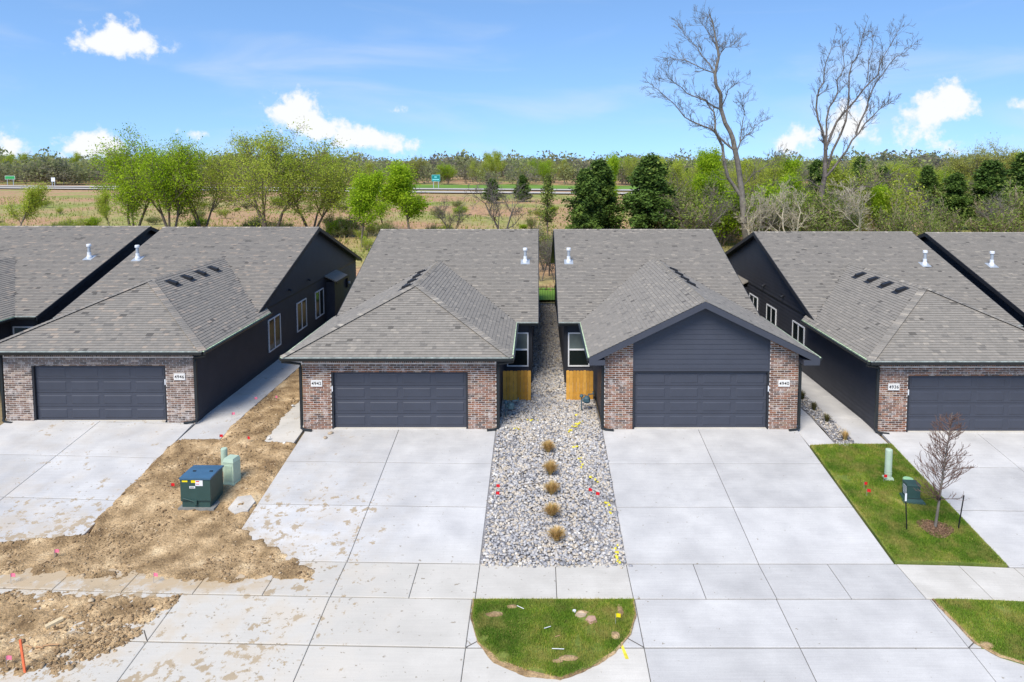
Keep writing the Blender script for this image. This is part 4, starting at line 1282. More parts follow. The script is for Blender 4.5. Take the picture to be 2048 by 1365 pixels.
def rock(x, y, sz, label, material, flat=.5, seed=0, dz=.02):
    P = np.array([[0, 0, 0.]]); me = lumps('rock', P, np.array([sz]), np.array([.5]), material, flat, seed)
    o = link('rock', me, None, gp(x, y, dz)); tag(o, label, 'rock')


def flat_rock(pts, top, label, material):
    m = MB(); c = (sum(p[0] for p in pts) / len(pts), sum(p[1] for p in pts) / len(pts))
    inn = [(c[0] + (x - c[0]) * .8, c[1] + (y - c[1]) * .8) for x, y in pts]
    m.hexa([gp(x, y, .0) for x, y in pts], [gp(x, y, top * .7) for x, y in pts]); m.hexa([gp(x, y, top * .69) for x, y in inn], [gp(x, y, top + .015 * math.sin(x * 40)) for x, y in inn])
    tag(m.build('rock', material), label, 'rock')


flat_rock([(.84, -9.02), (.95, -9.08), (1.08, -9.04), (1.11, -8.97), (.98, -8.92), (.87, -8.94)], .08, 'pale flat stone lying in the grass island', 'rock_tan')
flat_rock([(1.06, -9.16), (1.16, -9.29), (1.33, -9.22), (1.31, -9.06), (1.22, -9.02), (1.12, -9.06)], .07, 'pinkish flat stone lower right of the pale one', 'rock_pink')
rock(-7.35, -.32, .09, 'small stone against left brick pillar of house 4942', 'rock_tan', .6, 5)
rock(-7.42, -.62, .07, 'pebble sized stone on driveway of house 4942', 'rock_tan', .6, 6)


def flag(x, y, material, label, h=.28, rz=0, dz=0., w=.11, tilt=0):
    root = empty('marking_flag', gp(x, y, dz), rz); tag(root, label, 'flag', 'utility marking flags')
    MB().tube([(0, 0, -.05), (math.sin(tilt) * h, 0, h)], .004, 5).build('wire', 'wire', root)
    m = MB(); t = math.sin(tilt) * h
    n = 4
    for i in range(n):
        a, b = i / n, (i + 1) / n
        m.poly([(t + a * w, .012 * math.sin(a * 5), h - .09), (t + b * w, .012 * math.sin(b * 5), h - .09), (t + b * w, .012 * math.sin(b * 5), h), (t + a * w, .012 * math.sin(a * 5), h)])
        m.poly([(t + a * w, .003 + .012 * math.sin(a * 5), h), (t + b * w, .003 + .012 * math.sin(b * 5), h), (t + b * w, .003 + .012 * math.sin(b * 5), h - .09), (t + a * w, .003 + .012 * math.sin(a * 5), h - .09)])
    m.build('cloth', material, root)


for (x, y, mt, lab, rz) in (
        (-10.98, -.9, 'red', 'red flag in the soil at the end of the walkway', .2), (-9.98, -1.0, 'red', 'red flag in the soil nearest the muddy concrete stub', -.3),
        (-11.15, -3.8, 'red', 'red flag left of the transformer', .1),
        (-1.28, -3.86, 'red', 'upper red flag at left edge of the gravel', 0), (-1.27, -4.24, 'red', 'lower red flag at left edge of the gravel', .1),
        (1.5, -4.05, 'red', 'left red flag on right side of the gravel', -.3), (1.70, -4.26, 'red', 'right red flag on right side of the gravel', .05),
        (9.9, -3.75, 'red', 'upper red flag in the right lawn', .3), (9.82, -4.1, 'red', 'lower red flag in the right lawn', -.1), (10.72, -3.3, 'red', 'red flag beside the tall pale green tube', .2),
        (-11.15, 2.5, 'pink', 'pink flag beside walkway of house 4946', .2), (-10.4, 2.7, 'pink', 'pink flag in soil strip near house 4942', -.4), (-11.3, .8, 'pink', 'pink flag low on walkway edge of house 4946', .6),
        (-12.6, -6.85, 'pink', 'pink flag at the foot of the driveway of house 4946', .3), (-9.5, -7.8, 'pink', 'pink flag on the muddy sidewalk', 0),
        (-12.95, -7.9, 'pink', 'pink flag at far left of the sidewalk', .2), (-11.1, -10.5, 'pink', 'pink flag near the orange stake', .2),
        (1.74, -9.3, 'yellow', 'yellow flag in the grass island', .1)):
    flag(x, y, mt, lab, .26 if mt != 'yellow' else .3, rz)

st = MB(); st.hexa([(-.022, -.012, -.1), (.022, -.012, -.1), (.022, .012, -.1), (-.022, .012, -.1)], [(-.09, -.012, .72), (-.046, -.012, .72), (-.046, .012, .72), (-.09, .012, .72)])
tag(st.build('survey_stake', 'orange', None, gp(-10.62, -10.62)), 'orange painted survey stake leaning in the lower left soil', 'stake')
m = MB(); m.box(-.17, .17, -.055, .055, 0, .06); o = m.build('lumber_offcut', 'board_tan', None, gp(-10.92, -9.3, .05)); o.rotation_euler = (0, R(-6), R(48)); tag(o, 'pale wood block lying on the lower left soil', 'wood block')
for i, (x, y, L, a, lab) in enumerate(((-10.55, -9.95, .32, 8, 'longest thin stick right of the orange stake'), (-11.0, -10.0, .22, -20, 'short stick left of the orange stake'), (-10.75, -10.02, .16, -5, 'short stick just behind the orange stake'))):
    o = MB().tube([(-L / 2, 0, 0), (0, .012, .006), (L / 2, 0, 0)], .016, 6).build('stick', 'stick', None, gp(x, y, .07)); o.rotation_euler.z = R(a); tag(o, lab, 'stick')
for (x, y, rx, ry, sd_) in ((-1.0, -8.97, .2, .09, 1), (-.62, -8.72, .13, .07, 2), (1.9, -8.85, .07, .2, 3), (1.7, -9.62, .1, .13, 4), (.62, -10.27, .22, .08, 5), (1.0, -8.9, .14, .07, 6), (.4, -10.35, .12, .06, 7), (9.75, -9.9, .14, .1, 8)):
    q = [(x + math.cos(t) * rx * (.75 + .5 * float(fbm(np.array(sd_ * 7 + t * 1.3), np.array(1.), 3))), y + math.sin(t) * ry * (.75 + .5 * float(fbm(np.array(sd_ * 9 + t * 1.7), np.array(4.), 3)))) for t in [k * 2 * math.pi / 14 for k in range(14)]]
    m = MB(); c = gp(x, y, .075)
    for k in range(14): m.poly([c, gp(*q[k], .042), gp(*q[(k + 1) % 14], .042)])
    tag(m.build('soil_patch', 'soil'), 'bare soil spot in the grass by the street', None, kind='structure')
for i, (x, y, L, a, mt, lab) in enumerate(((-.42, -8.78, .2, -35, 'plaque', 'white sliver at upper left of grass island'), (.42, -10.05, .26, -3, 'white', 'white plastic strip low in the grass island'), (.42, -9.68, .12, 25, 'stick', 'tan wood chip in middle of grass island'), (.2, -9.42, .16, 25, 'white', 'white cut pipe piece in middle of grass island'))):
    o = MB().tube([(-L / 2, 0, 0), (L / 2, 0, 0)], .008, 6).build('debris_piece', mt, None, gp(x, y, .07)); o.rotation_euler.z = R(a); tag(o, lab, 'debris')
m = MB(); m.lathe([(.04, .0), (.04, .07), (.025, .072)], 12); tag(m.build('valve_cap', 'white', None, gp(.83, -8.88, .0)), 'small white valve ring by the pale stone', 'valve cap')
for i, (x, y, lab) in enumerate(((-9.35, -.72, 'white scrap near the red flag by the stub'), (-8.72, -1.05, 'white scrap at corner of the stub'), (-9.55, 2.2, 'white scrap in the soil strip beside house 4942'))):
    me = lumps('scrap', np.array([[0, 0, 0.]]), np.array([.06]), np.array([.5]), 'plaque', .4, i + 3); tag(link('paper_scrap', me, None, gp(x, y, .06)), lab, 'scrap')
# fallen branch bits on the gravel
for (pts, lab) in (([(-.62, -3.0), (-.4, -2.75), (-.15, -2.62), (.05, -2.62)], 'dark fallen twig on the gravel beside upper clump'), ([(-.55, -3.6), (-.2, -3.5), (.1, -3.45), (.3, -3.6)], 'thin fallen twig on the gravel beside middle clump')):
    m = MB(); m.tube([gp(x, y, .07) for x, y in pts], [.012, .011, .008, .004], 5); tag(m.build('fallen_twig', 'bark_dark'), lab, 'twig')


# yellow locate paint: sprayed on stones, so a scatter of painted stones
def paint(points, n, spread, label, seed):
    r = np.random.default_rng(seed); P = []
    for k in range(n):
        i = r.integers(0, len(points) - 1); t = r.random(); a, b = points[i], points[i + 1]
        x = a[0] + (b[0] - a[0]) * t + r.normal(0, spread); y = a[1] + (b[1] - a[1]) * t + r.normal(0, spread)
        P.append(gp(x, y, .03 + .02 * r.random()))
    o = link('painted_stones', lumps('painted_stones', np.array(P), r.uniform(.03, .05, n), r.random(n), 'yellow_paint', .7, seed)); tag(o, label, None, kind='stuff')


paint([(1.05, -.35), (1.35, .25), (1.6, .55)], 22, .05, 'yellow sprayed stones in a diagonal streak near house 4940', 1)
paint([(1.42, 1.2), (1.5, 1.3)], 6, .05, 'yellow sprayed stones by the right gas meter', 2)
paint([(-.3, .75), (-.15, .7)], 6, .05, 'yellow sprayed stones by the left gas meter', 3)
paint([(-1.0, .1), (-.75, -.1)], 6, .05, 'yellow sprayed stones near pillar of house 4942', 4)
paint([(1.2, -1.3), (1.28, -1.25)], 6, .05, 'yellow sprayed patch level with the top clump', 5)
paint([(1.36, -2.0), (1.38, -2.6)], 9, .035, 'short yellow line right of the second clump', 6)
paint([(1.62, -3.0), (1.85, -3.3)], 8, .04, 'yellow line right of the third clump', 7)
paint([(2.0, -4.4), (2.08, -4.9)], 8, .04, 'yellow line near the right gravel edge', 8)
paint([(2.02, -6.35), (2.1, -7.0)], 11, .04, 'yellow line at lower right corner of the gravel', 9)
p = [(1.78, -9.85), (1.84, -9.85), (1.92, -10.25), (1.84, -10.25)]
MB().poly([gp(x, y, .0045) for x, y in p][::-1]).build('paint_mark', 'yellow_paint', ap)


# ornamental grass clumps
def clump(x, y, h, spread, n, material, label, seed, group):
    r = np.random.default_rng(seed); V = []; Fc = []; T = []
    for k in range(n):
        a = r.uniform(0, 6.283); d = np.array([math.cos(a), math.sin(a), 0]); sd = np.array([-d[1], d[0], 0]) * .0065
        b = d * r.uniform(0, .05); L = h * r.uniform(.6, 1.1); s_ = spread * r.uniform(.15, 1)
        pts = [b + d * s_ * t ** 1.4 + np.array([0, 0, L * (t - .42 * t ** 2.6 * (s_ / spread))]) for t in (0, .4, .75, 1)]
        i0 = len(V)
        for j, q in enumerate(pts):
            w = 1 - .3 * j
            V += [q - sd * w, q + sd * w]
        for j in range(3): Fc.append([i0 + 2 * j, i0 + 2 * j + 1, i0 + 2 * j + 3, i0 + 2 * j + 2])
        T += [float(np.clip(r.normal(.55, .25), 0, 1))] * 3
    root = empty('grass_clump', gp(x, y, .02)); tag(root, label, 'ornamental grass', group)
    link('leaves', np_mesh('grass_clump', np.array(V), np.array(Fc), material, T), root)


for i, (y, x, h, mt, nm) in enumerate(((-1.62, .32, .40, 'tuft', 'topmost tan grass clump in the gravel, nearest the houses'), (-2.9, .38, .42, 'tuft', 'second grass clump from the houses in the gravel'), (-3.98, .4, .40, 'tuft', 'third grass clump in the gravel, greenish tipped'), (-5.02, .38, .36, 'tuft', 'fourth grass clump in the gravel'), (-6.1, .48, .38, 'tuft', 'lowest orange tan grass clump nearest the sidewalk'))):
    clump(x, y, h * 1.15, .30, 800, mt, nm, i + 40, 'dry grass clumps down the gravel bed')
for i, (y, x, h, mt, nm) in enumerate(((-.75, 10.62, .42, 'tuft', 'tan grass clump in narrow strip, nearest the lawn'), (.68, 10.58, .36, 'tuft_green', 'second clump from the lawn in narrow strip'), (1.9, 10.58, .38, 'tuft_green', 'third clump from the lawn in narrow strip'), (3.15, 10.6, .42, 'tuft_green', 'fourth clump from the lawn in narrow strip'), (4.2, 10.55, .42, 'tuft_green', 'clump in narrow strip tight against house 4940'))):
    clump(x, y, h, .2, 240, mt, nm, i + 60, 'green grass clumps down the narrow strip')


# ------------------------------------------------------------------ trees
def tubes_np(segs, k=5):
    """segs: (n,8) p0 p1 r0 r1 -> verts, quads"""
    S = np.asarray(segs, float); n = len(S)
    p0, p1, r0, r1 = S[:, :3], S[:, 3:6], S[:, 6], S[:, 7]
    d = p1 - p0; d /= np.linalg.norm(d, axis=1, keepdims=True) + 1e-9
    ref = np.where(np.abs(d[:, 2:3]) < .9, np.array([[0, 0, 1.]]), np.array([[0, 1., 0]]))
    x = np.cross(ref, d); x /= np.linalg.norm(x, axis=1, keepdims=True) + 1e-9; y = np.cross(d, x)
    a = np.arange(k) * 2 * math.pi / k
    off = x[:, None, :] * np.cos(a)[None, :, None] + y[:, None, :] * np.sin(a)[None, :, None]
    A = p0[:, None] + off * r0[:, None, None]; B = p1[:, None] + off * r1[:, None, None]
    V = np.concatenate([A, B], 1).reshape(-1, 3)
    i = np.arange(k); q = np.stack([i, (i + 1) % k, (i + 1) % k + k, i + k], -1)
    Fc = (q[None] + (np.arange(n) * 2 * k)[:, None, None]).reshape(-1, 4)
    return V, Fc


def grow(r, p, d, L, rad, lvl, segs, tips, P):
    """recursive limb; P: dict(levels, kids, ratio, spread, up, wob)"""
    n = 5 if lvl < 2 else 3
    p = np.array(p, float); d = np.array(d, float); d /= np.linalg.norm(d)
    taper = P.get('taper', .45)
    for i in range(n):
        d = d + r.normal(0, P['wob'], 3) + np.array([P.get('wind', 0) * .06, 0, P['up'] * (.12 if lvl else .02)]); d /= np.linalg.norm(d)
        q = p + d * L / n
        ra, rb = rad * (1 - (1 - taper) * i / n), rad * (1 - (1 - taper) * (i + 1) / n)
        segs.append((*p, *q, ra, rb, lvl))
        p = q
        if lvl < P['levels'] and (i >= P.get('bare', 1) if lvl == 0 else True):
            kn = P['kids'][lvl] / n
            kn = int(kn) + (r.random() < kn % 1)
            for _ in range(kn):
                ax = r.normal(0, 1, 3); ax -= d * ax.dot(d); ax /= np.linalg.norm(ax)
                s = P['spread'] * r.uniform(.6, 1.2)
                c = d * math.cos(s) + ax * math.sin(s)
                grow(r, p, c, L * P['ratio'] * r.uniform(.65, 1.15) * (1.1 - .45 * i / n if lvl == 0 else 1), rb * .62, lvl + 1, segs, tips, P)
    if lvl >= P['levels'] - 1: tips.append((*p, lvl))
    if lvl == P['levels']: tips.append((*(p - d * L * .4), lvl))


def leaf_quads(C, size, r, flat=0.):
    n = len(C)
    a = r.normal(0, 1, (n, 3)); a[:, 2] *= (1 - flat); a /= np.linalg.norm(a, axis=1, keepdims=True)
    b = r.normal(0, 1, (n, 3)); b -= a * (a * b).sum(1, keepdims=True); b /= np.linalg.norm(b, axis=1, keepdims=True)
    s = (size * r.uniform(.6, 1.3, n))[:, None]
    V = np.stack([C - a * s, C + b * s * .55, C + a * s, C - b * s * .55], 1).reshape(-1, 3)
    return V, np.arange(4 * n).reshape(n, 4)


def make_tree_mesh(seed, h, P, bark, leaf, nleaf, lsize, lspread, minr=.012):
    r = np.random.default_rng(seed); segs = []; tips = []
    for (dx, dy, sc) in P.get('stems', ((0, 0, 1),)):
        grow(r, (dx * .25, dy * .25, -.2), (dx * P.get('fan', .35), dy * P.get('fan', .35), 1), h * P.get('trunk', .62) * sc, h * P.get('girth', .018) * sc, 0, segs, tips, P)
    S = np.array(segs); zmax = max(S[:, 5].max(), .1)
    k = h / zmax; S[:, :6] *= k
    S[:, 6:8] = np.maximum(S[:, 6:8], minr)
    big = S[:, 8] < 2
    V1, F1 = tubes_np(S[big], 6); V2, F2 = tubes_np(S[~big], 3) if (~big).any() else (np.zeros((0, 3)), np.zeros((0, 4), int))
    trunk = np_mesh('trunk', np.concatenate([V1, V2]), np.concatenate([F1, F2 + len(V1)]), bark)
    if not nleaf: return trunk, None
    T = np.array(tips)[:, :3] * k
    idx = r.integers(0, len(T), nleaf)
    C = T[idx] + r.normal(0, lspread, (nleaf, 3))
    V, Fc = leaf_quads(C, lsize, r)
    # lighter towards the top; tone varies by twig
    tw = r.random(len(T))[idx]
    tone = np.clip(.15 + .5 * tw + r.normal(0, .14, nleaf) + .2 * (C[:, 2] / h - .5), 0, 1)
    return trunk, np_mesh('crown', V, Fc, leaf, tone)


def cedar_mesh(seed, h, w, n, base=.08, leaf='leaf_cedar', size=.17):
    r = np.random.default_rng(seed); segs = [(0, 0, -.2, 0, 0, h * .97, .13, .02)]
    nb = int(h * 16); C = []; tn = []
    for i in range(nb):
        t = base + (1 - base) * r.random() ** .85
        a = r.uniform(0, 6.283); R0 = w * (1 - t) ** .62 * min(1, .45 + (t - base) * 4) * r.uniform(.55, 1.2) * (.85 + .3 * math.sin(a * 2 + seed) * math.sin(t * 9 + seed)) + .08
        p0 = np.array([0, 0, t * h * .96]); up = r.uniform(.1, .45)
        p1 = p0 + np.array([math.cos(a) * R0, math.sin(a) * R0, R0 * up - .1])
        segs.append((*p0, *p1, .03, .008))
        m = int(n / nb); f = r.random(m) ** .6
        q = p0 + (p1 - p0) * f[:, None] + r.normal(0, 1, (m, 3)) * np.array([.17, .17, .2])
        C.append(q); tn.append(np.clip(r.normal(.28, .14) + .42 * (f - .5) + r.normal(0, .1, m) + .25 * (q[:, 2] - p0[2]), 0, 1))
    C = np.concatenate(C); tn = np.concatenate(tn)
    V, Fc = leaf_quads(C, size, r)
    V1, F1 = tubes_np(segs, 5)
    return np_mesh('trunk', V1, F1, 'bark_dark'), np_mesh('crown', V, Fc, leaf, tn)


P_WIDE = dict(levels=4, kids=(11, 6, 5, 3), ratio=.54, spread=.85, up=.75, wob=.10, wind=.6, bare=1, stems=((-.8, .2, .9), (.6, -.3, 1), (.1, .6, .85)), fan=.42, trunk=.62, girth=.014)
P_YOUNG = dict(levels=3, kids=(14, 7, 5), ratio=.42, spread=.62, up=1.1, wob=.08, wind=.3, bare=1, trunk=.8, girth=.013)
P_BARE = dict(levels=4, kids=(8, 6, 5, 3), ratio=.55, spread=.8, up=.6, wob=.13, bare=1, stems=((-.5, .1, 1), (.5, .2, .9)), fan=.4, trunk=.6, girth=.016)
P_BUSH = dict(levels=3, kids=(7, 6, 4), ratio=.55, spread=.55, up=.8, wob=.12, bare=0, stems=((-.8, .3, .9), (.8, -.2, 1), (0, .7, .8), (.2, -.7, .9), (-.3, -.4, 1)), fan=.55, trunk=.65, girth=.010)
PROTO = {
    'wide1': make_tree_mesh(1, 12, P_WIDE, 'bark_dark', 'leaf_light', 22000, .095, .36),
    'wide2': make_tree_mesh(5, 12, P_WIDE, 'bark_dark', 'leaf_light', 15000, .095, .38),
    'wide3': make_tree_mesh(3, 12, P_WIDE, 'bark_dark', 'leaf_bright', 22000, .095, .36),
    'young1': make_tree_mesh(4, 8, P_YOUNG, 'bark_dark', 'leaf_bright', 16000, .09, .3),
    'young2': make_tree_mesh(8, 8, P_YOUNG, 'bark_dark', 'leaf_bright', 15000, .09, .32),
    'pale1': make_tree_mesh(6, 8, P_YOUNG, 'bark_dark', 'leaf_light', 8000, .085, .34),
    'bare1': make_tree_mesh(7, 8, P_BARE, 'bark', 'leaf_olive', 350, .08, .2),
    'bare2': make_tree_mesh(9, 8, P_BARE, 'bark_pale', None, 0, 0, 0),
    'dead': make_tree_mesh(19, 8, P_BARE, 'dead_pale', None, 0, 0, 0),
    'bush1': make_tree_mesh(10, 5, P_BUSH, 'twig_tan', 'leaf_olive', 2600, .10, .3),
    'bush2': make_tree_mesh(12, 5, P_BUSH, 'twig_tan', 'leaf_light', 3200, .10, .3),
    'bush3': make_tree_mesh(13, 5, P_BUSH, 'bark_dark', 'leaf_bright', 4200, .11, .3),
    'gold': make_tree_mesh(14, 12, P_WIDE, 'bark', 'leaf_gold', 14000, .12, .36),
    'cedar1': cedar_mesh(20, 9, 2.5, 24000, size=.12),
    'cedar2': cedar_mesh(21, 9, 2.2, 21000, size=.12),
    'thin': cedar_mesh(22, 9, 2.1, 2400, .32, 'leaf_olive', .12),
}
PH = {'dead': 8, 'wide1': 12, 'wide2': 12, 'wide3': 12, 'young1': 8, 'young2': 8, 'pale1': 8, 'bare1': 8, 'bare2': 8, 'bush1': 5, 'bush2': 5, 'bush3': 5, 'gold': 12, 'cedar1': 9, 'cedar2': 9, 'thin': 9}


def plant(px, Y, ytop, proto, label, rz=0., wide=1., cat='tree', group=None, name=None):
    """a tree standing on the field at depth Y; height follows from how tall it shows"""
    zc = Y - CAM.y
    h = CAM.z - (ytop - 320) / F * zc
    x = (px - PXC) / F * (zc + .7)
    root = empty(name or ('evergreen_tree' if 'cedar' in proto else 'bush' if 'bush' in proto else 'field_tree'), (x, Y, 0), rz); tag(root, label, cat, group)
    s = h / PH[proto]
    t, c = PROTO[proto]
    for nm, me in (('trunk', t), ('crown', c)):
        if me is None: continue
        o = link(nm, me, root); o.scale = (s * wide, s * wide, s)


G1 = 'spring trees in the field behind the houses'
for a in (
        (270, 62, 272, 'wide3', 'leftmost light green tree of the trio behind house 4946', .3, 1.0),
        (345, 58, 250, 'wide3', 'tallest light green tree, middle of trio behind house 4946', 2.9, 1.0),
        (408, 63, 262, 'wide1', 'rightmost light green tree of trio behind house 4946', 1.9, .75),
        (540, 60, 248, 'wide2', 'wind swept pale green tree behind ridge of house 4946', 3.6, 1.1),
        (625, 62, 268, 'wide1', 'pale green spreading tree nearest the gap beside house 4946', 5.0, 1.0),
        (40, 60, 372, 'pale1', 'small airy green tree at far left edge of the field', .6, 1.3),
        (225, 66, 380, 'pale1', 'small airy tree left of the tall light green pair', 2.2, .8),
        (725, 52, 342, 'young1', 'bright green young tree in the gap above house 4942', 1.0, 1.2),
        (770, 70, 350, 'pale1', 'thin olive sapling between two bright green trees', 3.0, 1.3),
        (818, 60, 328, 'young2', 'bright green young tree behind ridge of house 4942', 4.0, 1.5),
        (905, 58, 385, 'bare1', 'low bare brushy tree left of the brown bare tree', .5, .9),
        (1010, 54, 335, 'bare2', 'brown bare spreading tree behind house 4942', 1.2, 1.0),
        (1095, 52, 345, 'thin', 'thin trunked evergreen above the gap between houses', .2, 1.0),
        (1215, 66, 312, 'young1', 'narrow bright green tree behind the dark evergreens', .2, .6),
        (1390, 80, 300, 'young2', 'bright green tree between evergreen and tall bare tree', 2.0, 1.1)):
    plant(*a, group=G1)
G2 = 'dark evergreens behind the houses'
for a in (
        (1170, 50, 338, 'cedar2', 'dark evergreen, leftmost behind house 4940', .3, 1.5), (1200, 54, 318, 'cedar1', 'dark evergreen, middle of three behind house 4940', 1.3, 1.5), (1300, 50, 308, 'cedar1', 'large dark evergreen, rightmost of three behind house 4940', 2.2, 1.6),
        (1905, 72, 345, 'cedar1', 'dark evergreen directly behind the dead snag at right', 3.3, 1.7), (1975, 70, 322, 'cedar2', 'wide dark evergreen between dead snag and right edge', 4.2, 2.0), (2045, 74, 304, 'cedar1', 'dark evergreen at the right picture edge', .9, 1.7),
        (1715, 95, 312, 'cedar1', 'pointed evergreen right of the second tall bare tree', 2.9, 1.0), (1850, 90, 332, 'cedar2', 'dark rounded evergreen in the right thicket', .4, 1.5),
        (985, 130, 358, 'cedar2', 'small dark evergreen beside the highway, left one', 1.4, 2.2), (1045, 135, 350, 'cedar1', 'small dark evergreen beside the highway, right one', .4, 1.7)):
    plant(*a, group=G2)
for a in ((1585, 47, 352, 'dead', 'pale dead branchy tree left of second tall bare trunk', .7, .9), (1705, 48, 345, 'dead', 'pale dead branchy tree right of second tall bare trunk', 2.2, 1.1), (1500, 47, 362, 'dead', 'pale dead branchy tree right of tallest bare trunk', 4.0, .8), (1555, 66, 352, 'young2', 'bright green bushy tree between the two tall bare trees', .7, 1.4), (1765, 58, 372, 'young1', 'yellow green low tree right of second tall bare tree', 2.6, 1.3), (1430, 58, 350, 'young1', 'bright green tree at the foot of tallest bare tree', 4.4, 1.2), (1930, 110, 278, 'gold', 'golden green tree, left of pair on right skyline', .4, .8), (2020, 112, 276, 'gold', 'golden green tree, right of pair on right skyline', 2.4, .8), (1850, 60, 375, 'bare2', 'grey dead snag before the dark evergreens at right', .9, .5)):
    plant(*a, group='trees behind the right houses')

_rt = random.Random(5); _used = {}
_zones = [(60, 'by the plain green sign'), (160, 'by the small white sign'), (260, 'left of the light green trio'), (350, 'behind the left of the trio'), (450, 'behind the right of the trio'), (580, 'behind the wind swept tree'),
          (690, 'behind the pale tree at the gap'), (790, 'behind the first bright young tree'), (860, 'left of the teal sign'), (960, 'right of the teal sign'), (1060, 'behind the brown bare tree'), (1150, 'above the passage'),
          (1250, 'behind the left evergreens'), (1350, 'behind the large evergreen'), (1460, 'left of the tallest bare tree'), (1620, 'between the two tall bare trees'), (1780, 'right of the second tall bare tree'), (1900, 'near the dead snag'), (9999, 'near the right picture edge')]


def place_label(look, px, where):
    z = next(n for lim, n in _zones if px < lim); k = (look, z, where); _used[k] = _used.get(k, 0) + 1
    return look + ' tree ' + z + ', ' + where + ('', ', second', ', third', ', fourth')[min(3, _used[k] - 1)]


for k in range(46):
    px = -40 + k * 32 + _rt.uniform(-14, 14); Y = _rt.uniform(222, 290)
    if px < 640 and Y < 250: Y += 40
    pr = _rt.choice(('wide1', 'wide2', 'wide3', 'pale1', 'gold', 'bare1', 'pale1', 'wide1', 'bare1'))
    lk = {'wide1': 'pale green', 'wide2': 'thin pale green', 'wide3': 'bright green', 'pale1': 'small airy green', 'gold': 'golden green', 'bare1': 'bare grey'}[pr]
    plant(px, Y, _rt.uniform(298, 326), pr, place_label(lk, px, 'beyond the highway'), _rt.uniform(0, 6), _rt.uniform(.8, 1.15), group='trees in the belt beyond the highway')
for k in range(16):
    px = 1330 + k * 46 + _rt.uniform(-18, 18); Y = _rt.uniform(78, 120)
    pr = _rt.choice(('wide1', 'wide2', 'wide3', 'pale1', 'young2', 'bare1'))
    lk = {'wide1': 'pale green', 'wide2': 'thin pale green', 'wide3': 'bright green', 'pale1': 'small airy green', 'young2': 'vivid green round', 'bare1': 'bare grey'}[pr]
    plant(px, Y, _rt.uniform(300, 338), pr, place_label(lk, px, 'in the right woods'), _rt.uniform(0, 6), _rt.uniform(.8, 1.1), group='trees in the right woods')
# thicket on the right: many bushes grown together, one mass
def merged(name, label, items, leafmat_split=True):
    acc = {}
    for (proto, x, y, h, rz, wide) in items:
        t, c = PROTO[proto]; s = h / PH[proto]; cs, sn = math.cos(rz), math.sin(rz)
        for me in (t, c):
            if me is None: continue
            n = len(me.vertices); V = np.empty(n * 3, np.float32); me.vertices.foreach_get('co', V); V = V.reshape(-1, 3) * np.array([s * wide, s * wide, s])
            V = np.stack([V[:, 0] * cs - V[:, 1] * sn + x, V[:, 0] * sn + V[:, 1] * cs + y, V[:, 2]], -1)
            Fc = np.empty(len(me.loops), np.int32); me.loops.foreach_get('vertex_index', Fc); Fc = Fc.reshape(-1, 4)
            k = me.materials[0].name
            T = np.zeros(len(Fc), np.float32)
            if 'tone' in me.attributes: me.attributes['tone'].data.foreach_get('value', T)
            acc.setdefault(k, []).append((V, Fc, T))
    first = None
    Vs, Fs, Ts, Ms, off, mats = [], [], [], [], 0, []
    for k, L in acc.items():
        mats.append(k)
        for V, Fc, T in L:
            Vs.append(V); Fs.append(Fc + off); Ts.append(T); Ms.append(np.full(len(Fc), len(mats) - 1, np.int32)); off += len(V)
    me = np_mesh(name, np.concatenate(Vs), np.concatenate(Fs), mats[0], np.concatenate(Ts))
    for k in mats[1:]: me.materials.append(MATS[k])
    me.polygons.foreach_set('material_index', np.concatenate(Ms))
    o = link(name, me); tag(o, label, None, kind='stuff'); return o


items = []
for k in range(58):
    px = rnd.uniform(1340, 2130); Y = rnd.uniform(46, 74); zc = Y - CAM.y
    ytop = rnd.uniform(345, 425)
    h = max(2.2, CAM.z - (ytop - 320) / F * zc)
    pr = rnd.choice(('bush1', 'bush1', 'bush2', 'bush3', 'bush3', 'bare1') if px < 1620 else ('bush1', 'bush1', 'bush2', 'bush1', 'bare1', 'bare2'))
    items.append((pr, (px - PXC) / F * zc, Y, h, rnd.uniform(0, 6), rnd.uniform(.9, 1.35)))
merged('thicket', 'tangled olive and brown brush behind the right houses', items)
items = []
for k in range(46):
    px = rnd.uniform(1330, 2200); Y = rnd.uniform(85, 150); zc = Y - CAM.y
    h = CAM.z - (rnd.uniform(314, 350) - 320) / F * zc
    pr = rnd.choice(('cedar1', 'cedar2', 'wide2', 'bare1', 'bush1', 'pale1', 'cedar2'))
    items.append((pr, (px - PXC) / F * zc, Y, h, rnd.uniform(0, 6), rnd.uniform(.9, 1.4)))
merged('woods', 'mixed woods of evergreens and budding trees beyond the right thicket', items)
items = []
for k in range(78):
    px = rnd.uniform(-60, 1130); Y = rnd.choice((rnd.uniform(46, 70), rnd.uniform(60, 120))); h = rnd.uniform(.8, 2.3)
    items.append((rnd.choice(('bush1', 'bush1', 'bush2', 'bush3')), (px - PXC) / F * (Y - CAM.y), Y, h, rnd.uniform(0, 6), rnd.uniform(1.2, 2.0)))
for (px, Y, h) in ((1120, 44, 2.6), (1098, 40, 2.3), (1085, 47, 3.0), (700, 62, 3.2), (660, 66, 3.0), (770, 60, 2.6)):
    items.append(('bush1', (px - PXC) / F * (Y - CAM.y), Y, h, rnd.uniform(0, 6), 1.2))
for (x, Y, h) in ((.2, 30.5, 3.4), (.9, 33, 3.9), (.5, 36, 4.4), (1.3, 31, 3.2), (-.6, 34, 3.6)): items.append(('bare1', x, Y, h, rnd.uniform(0, 6), 1.0))
merged('brush', 'low scattered brush in the field behind the left houses', items)


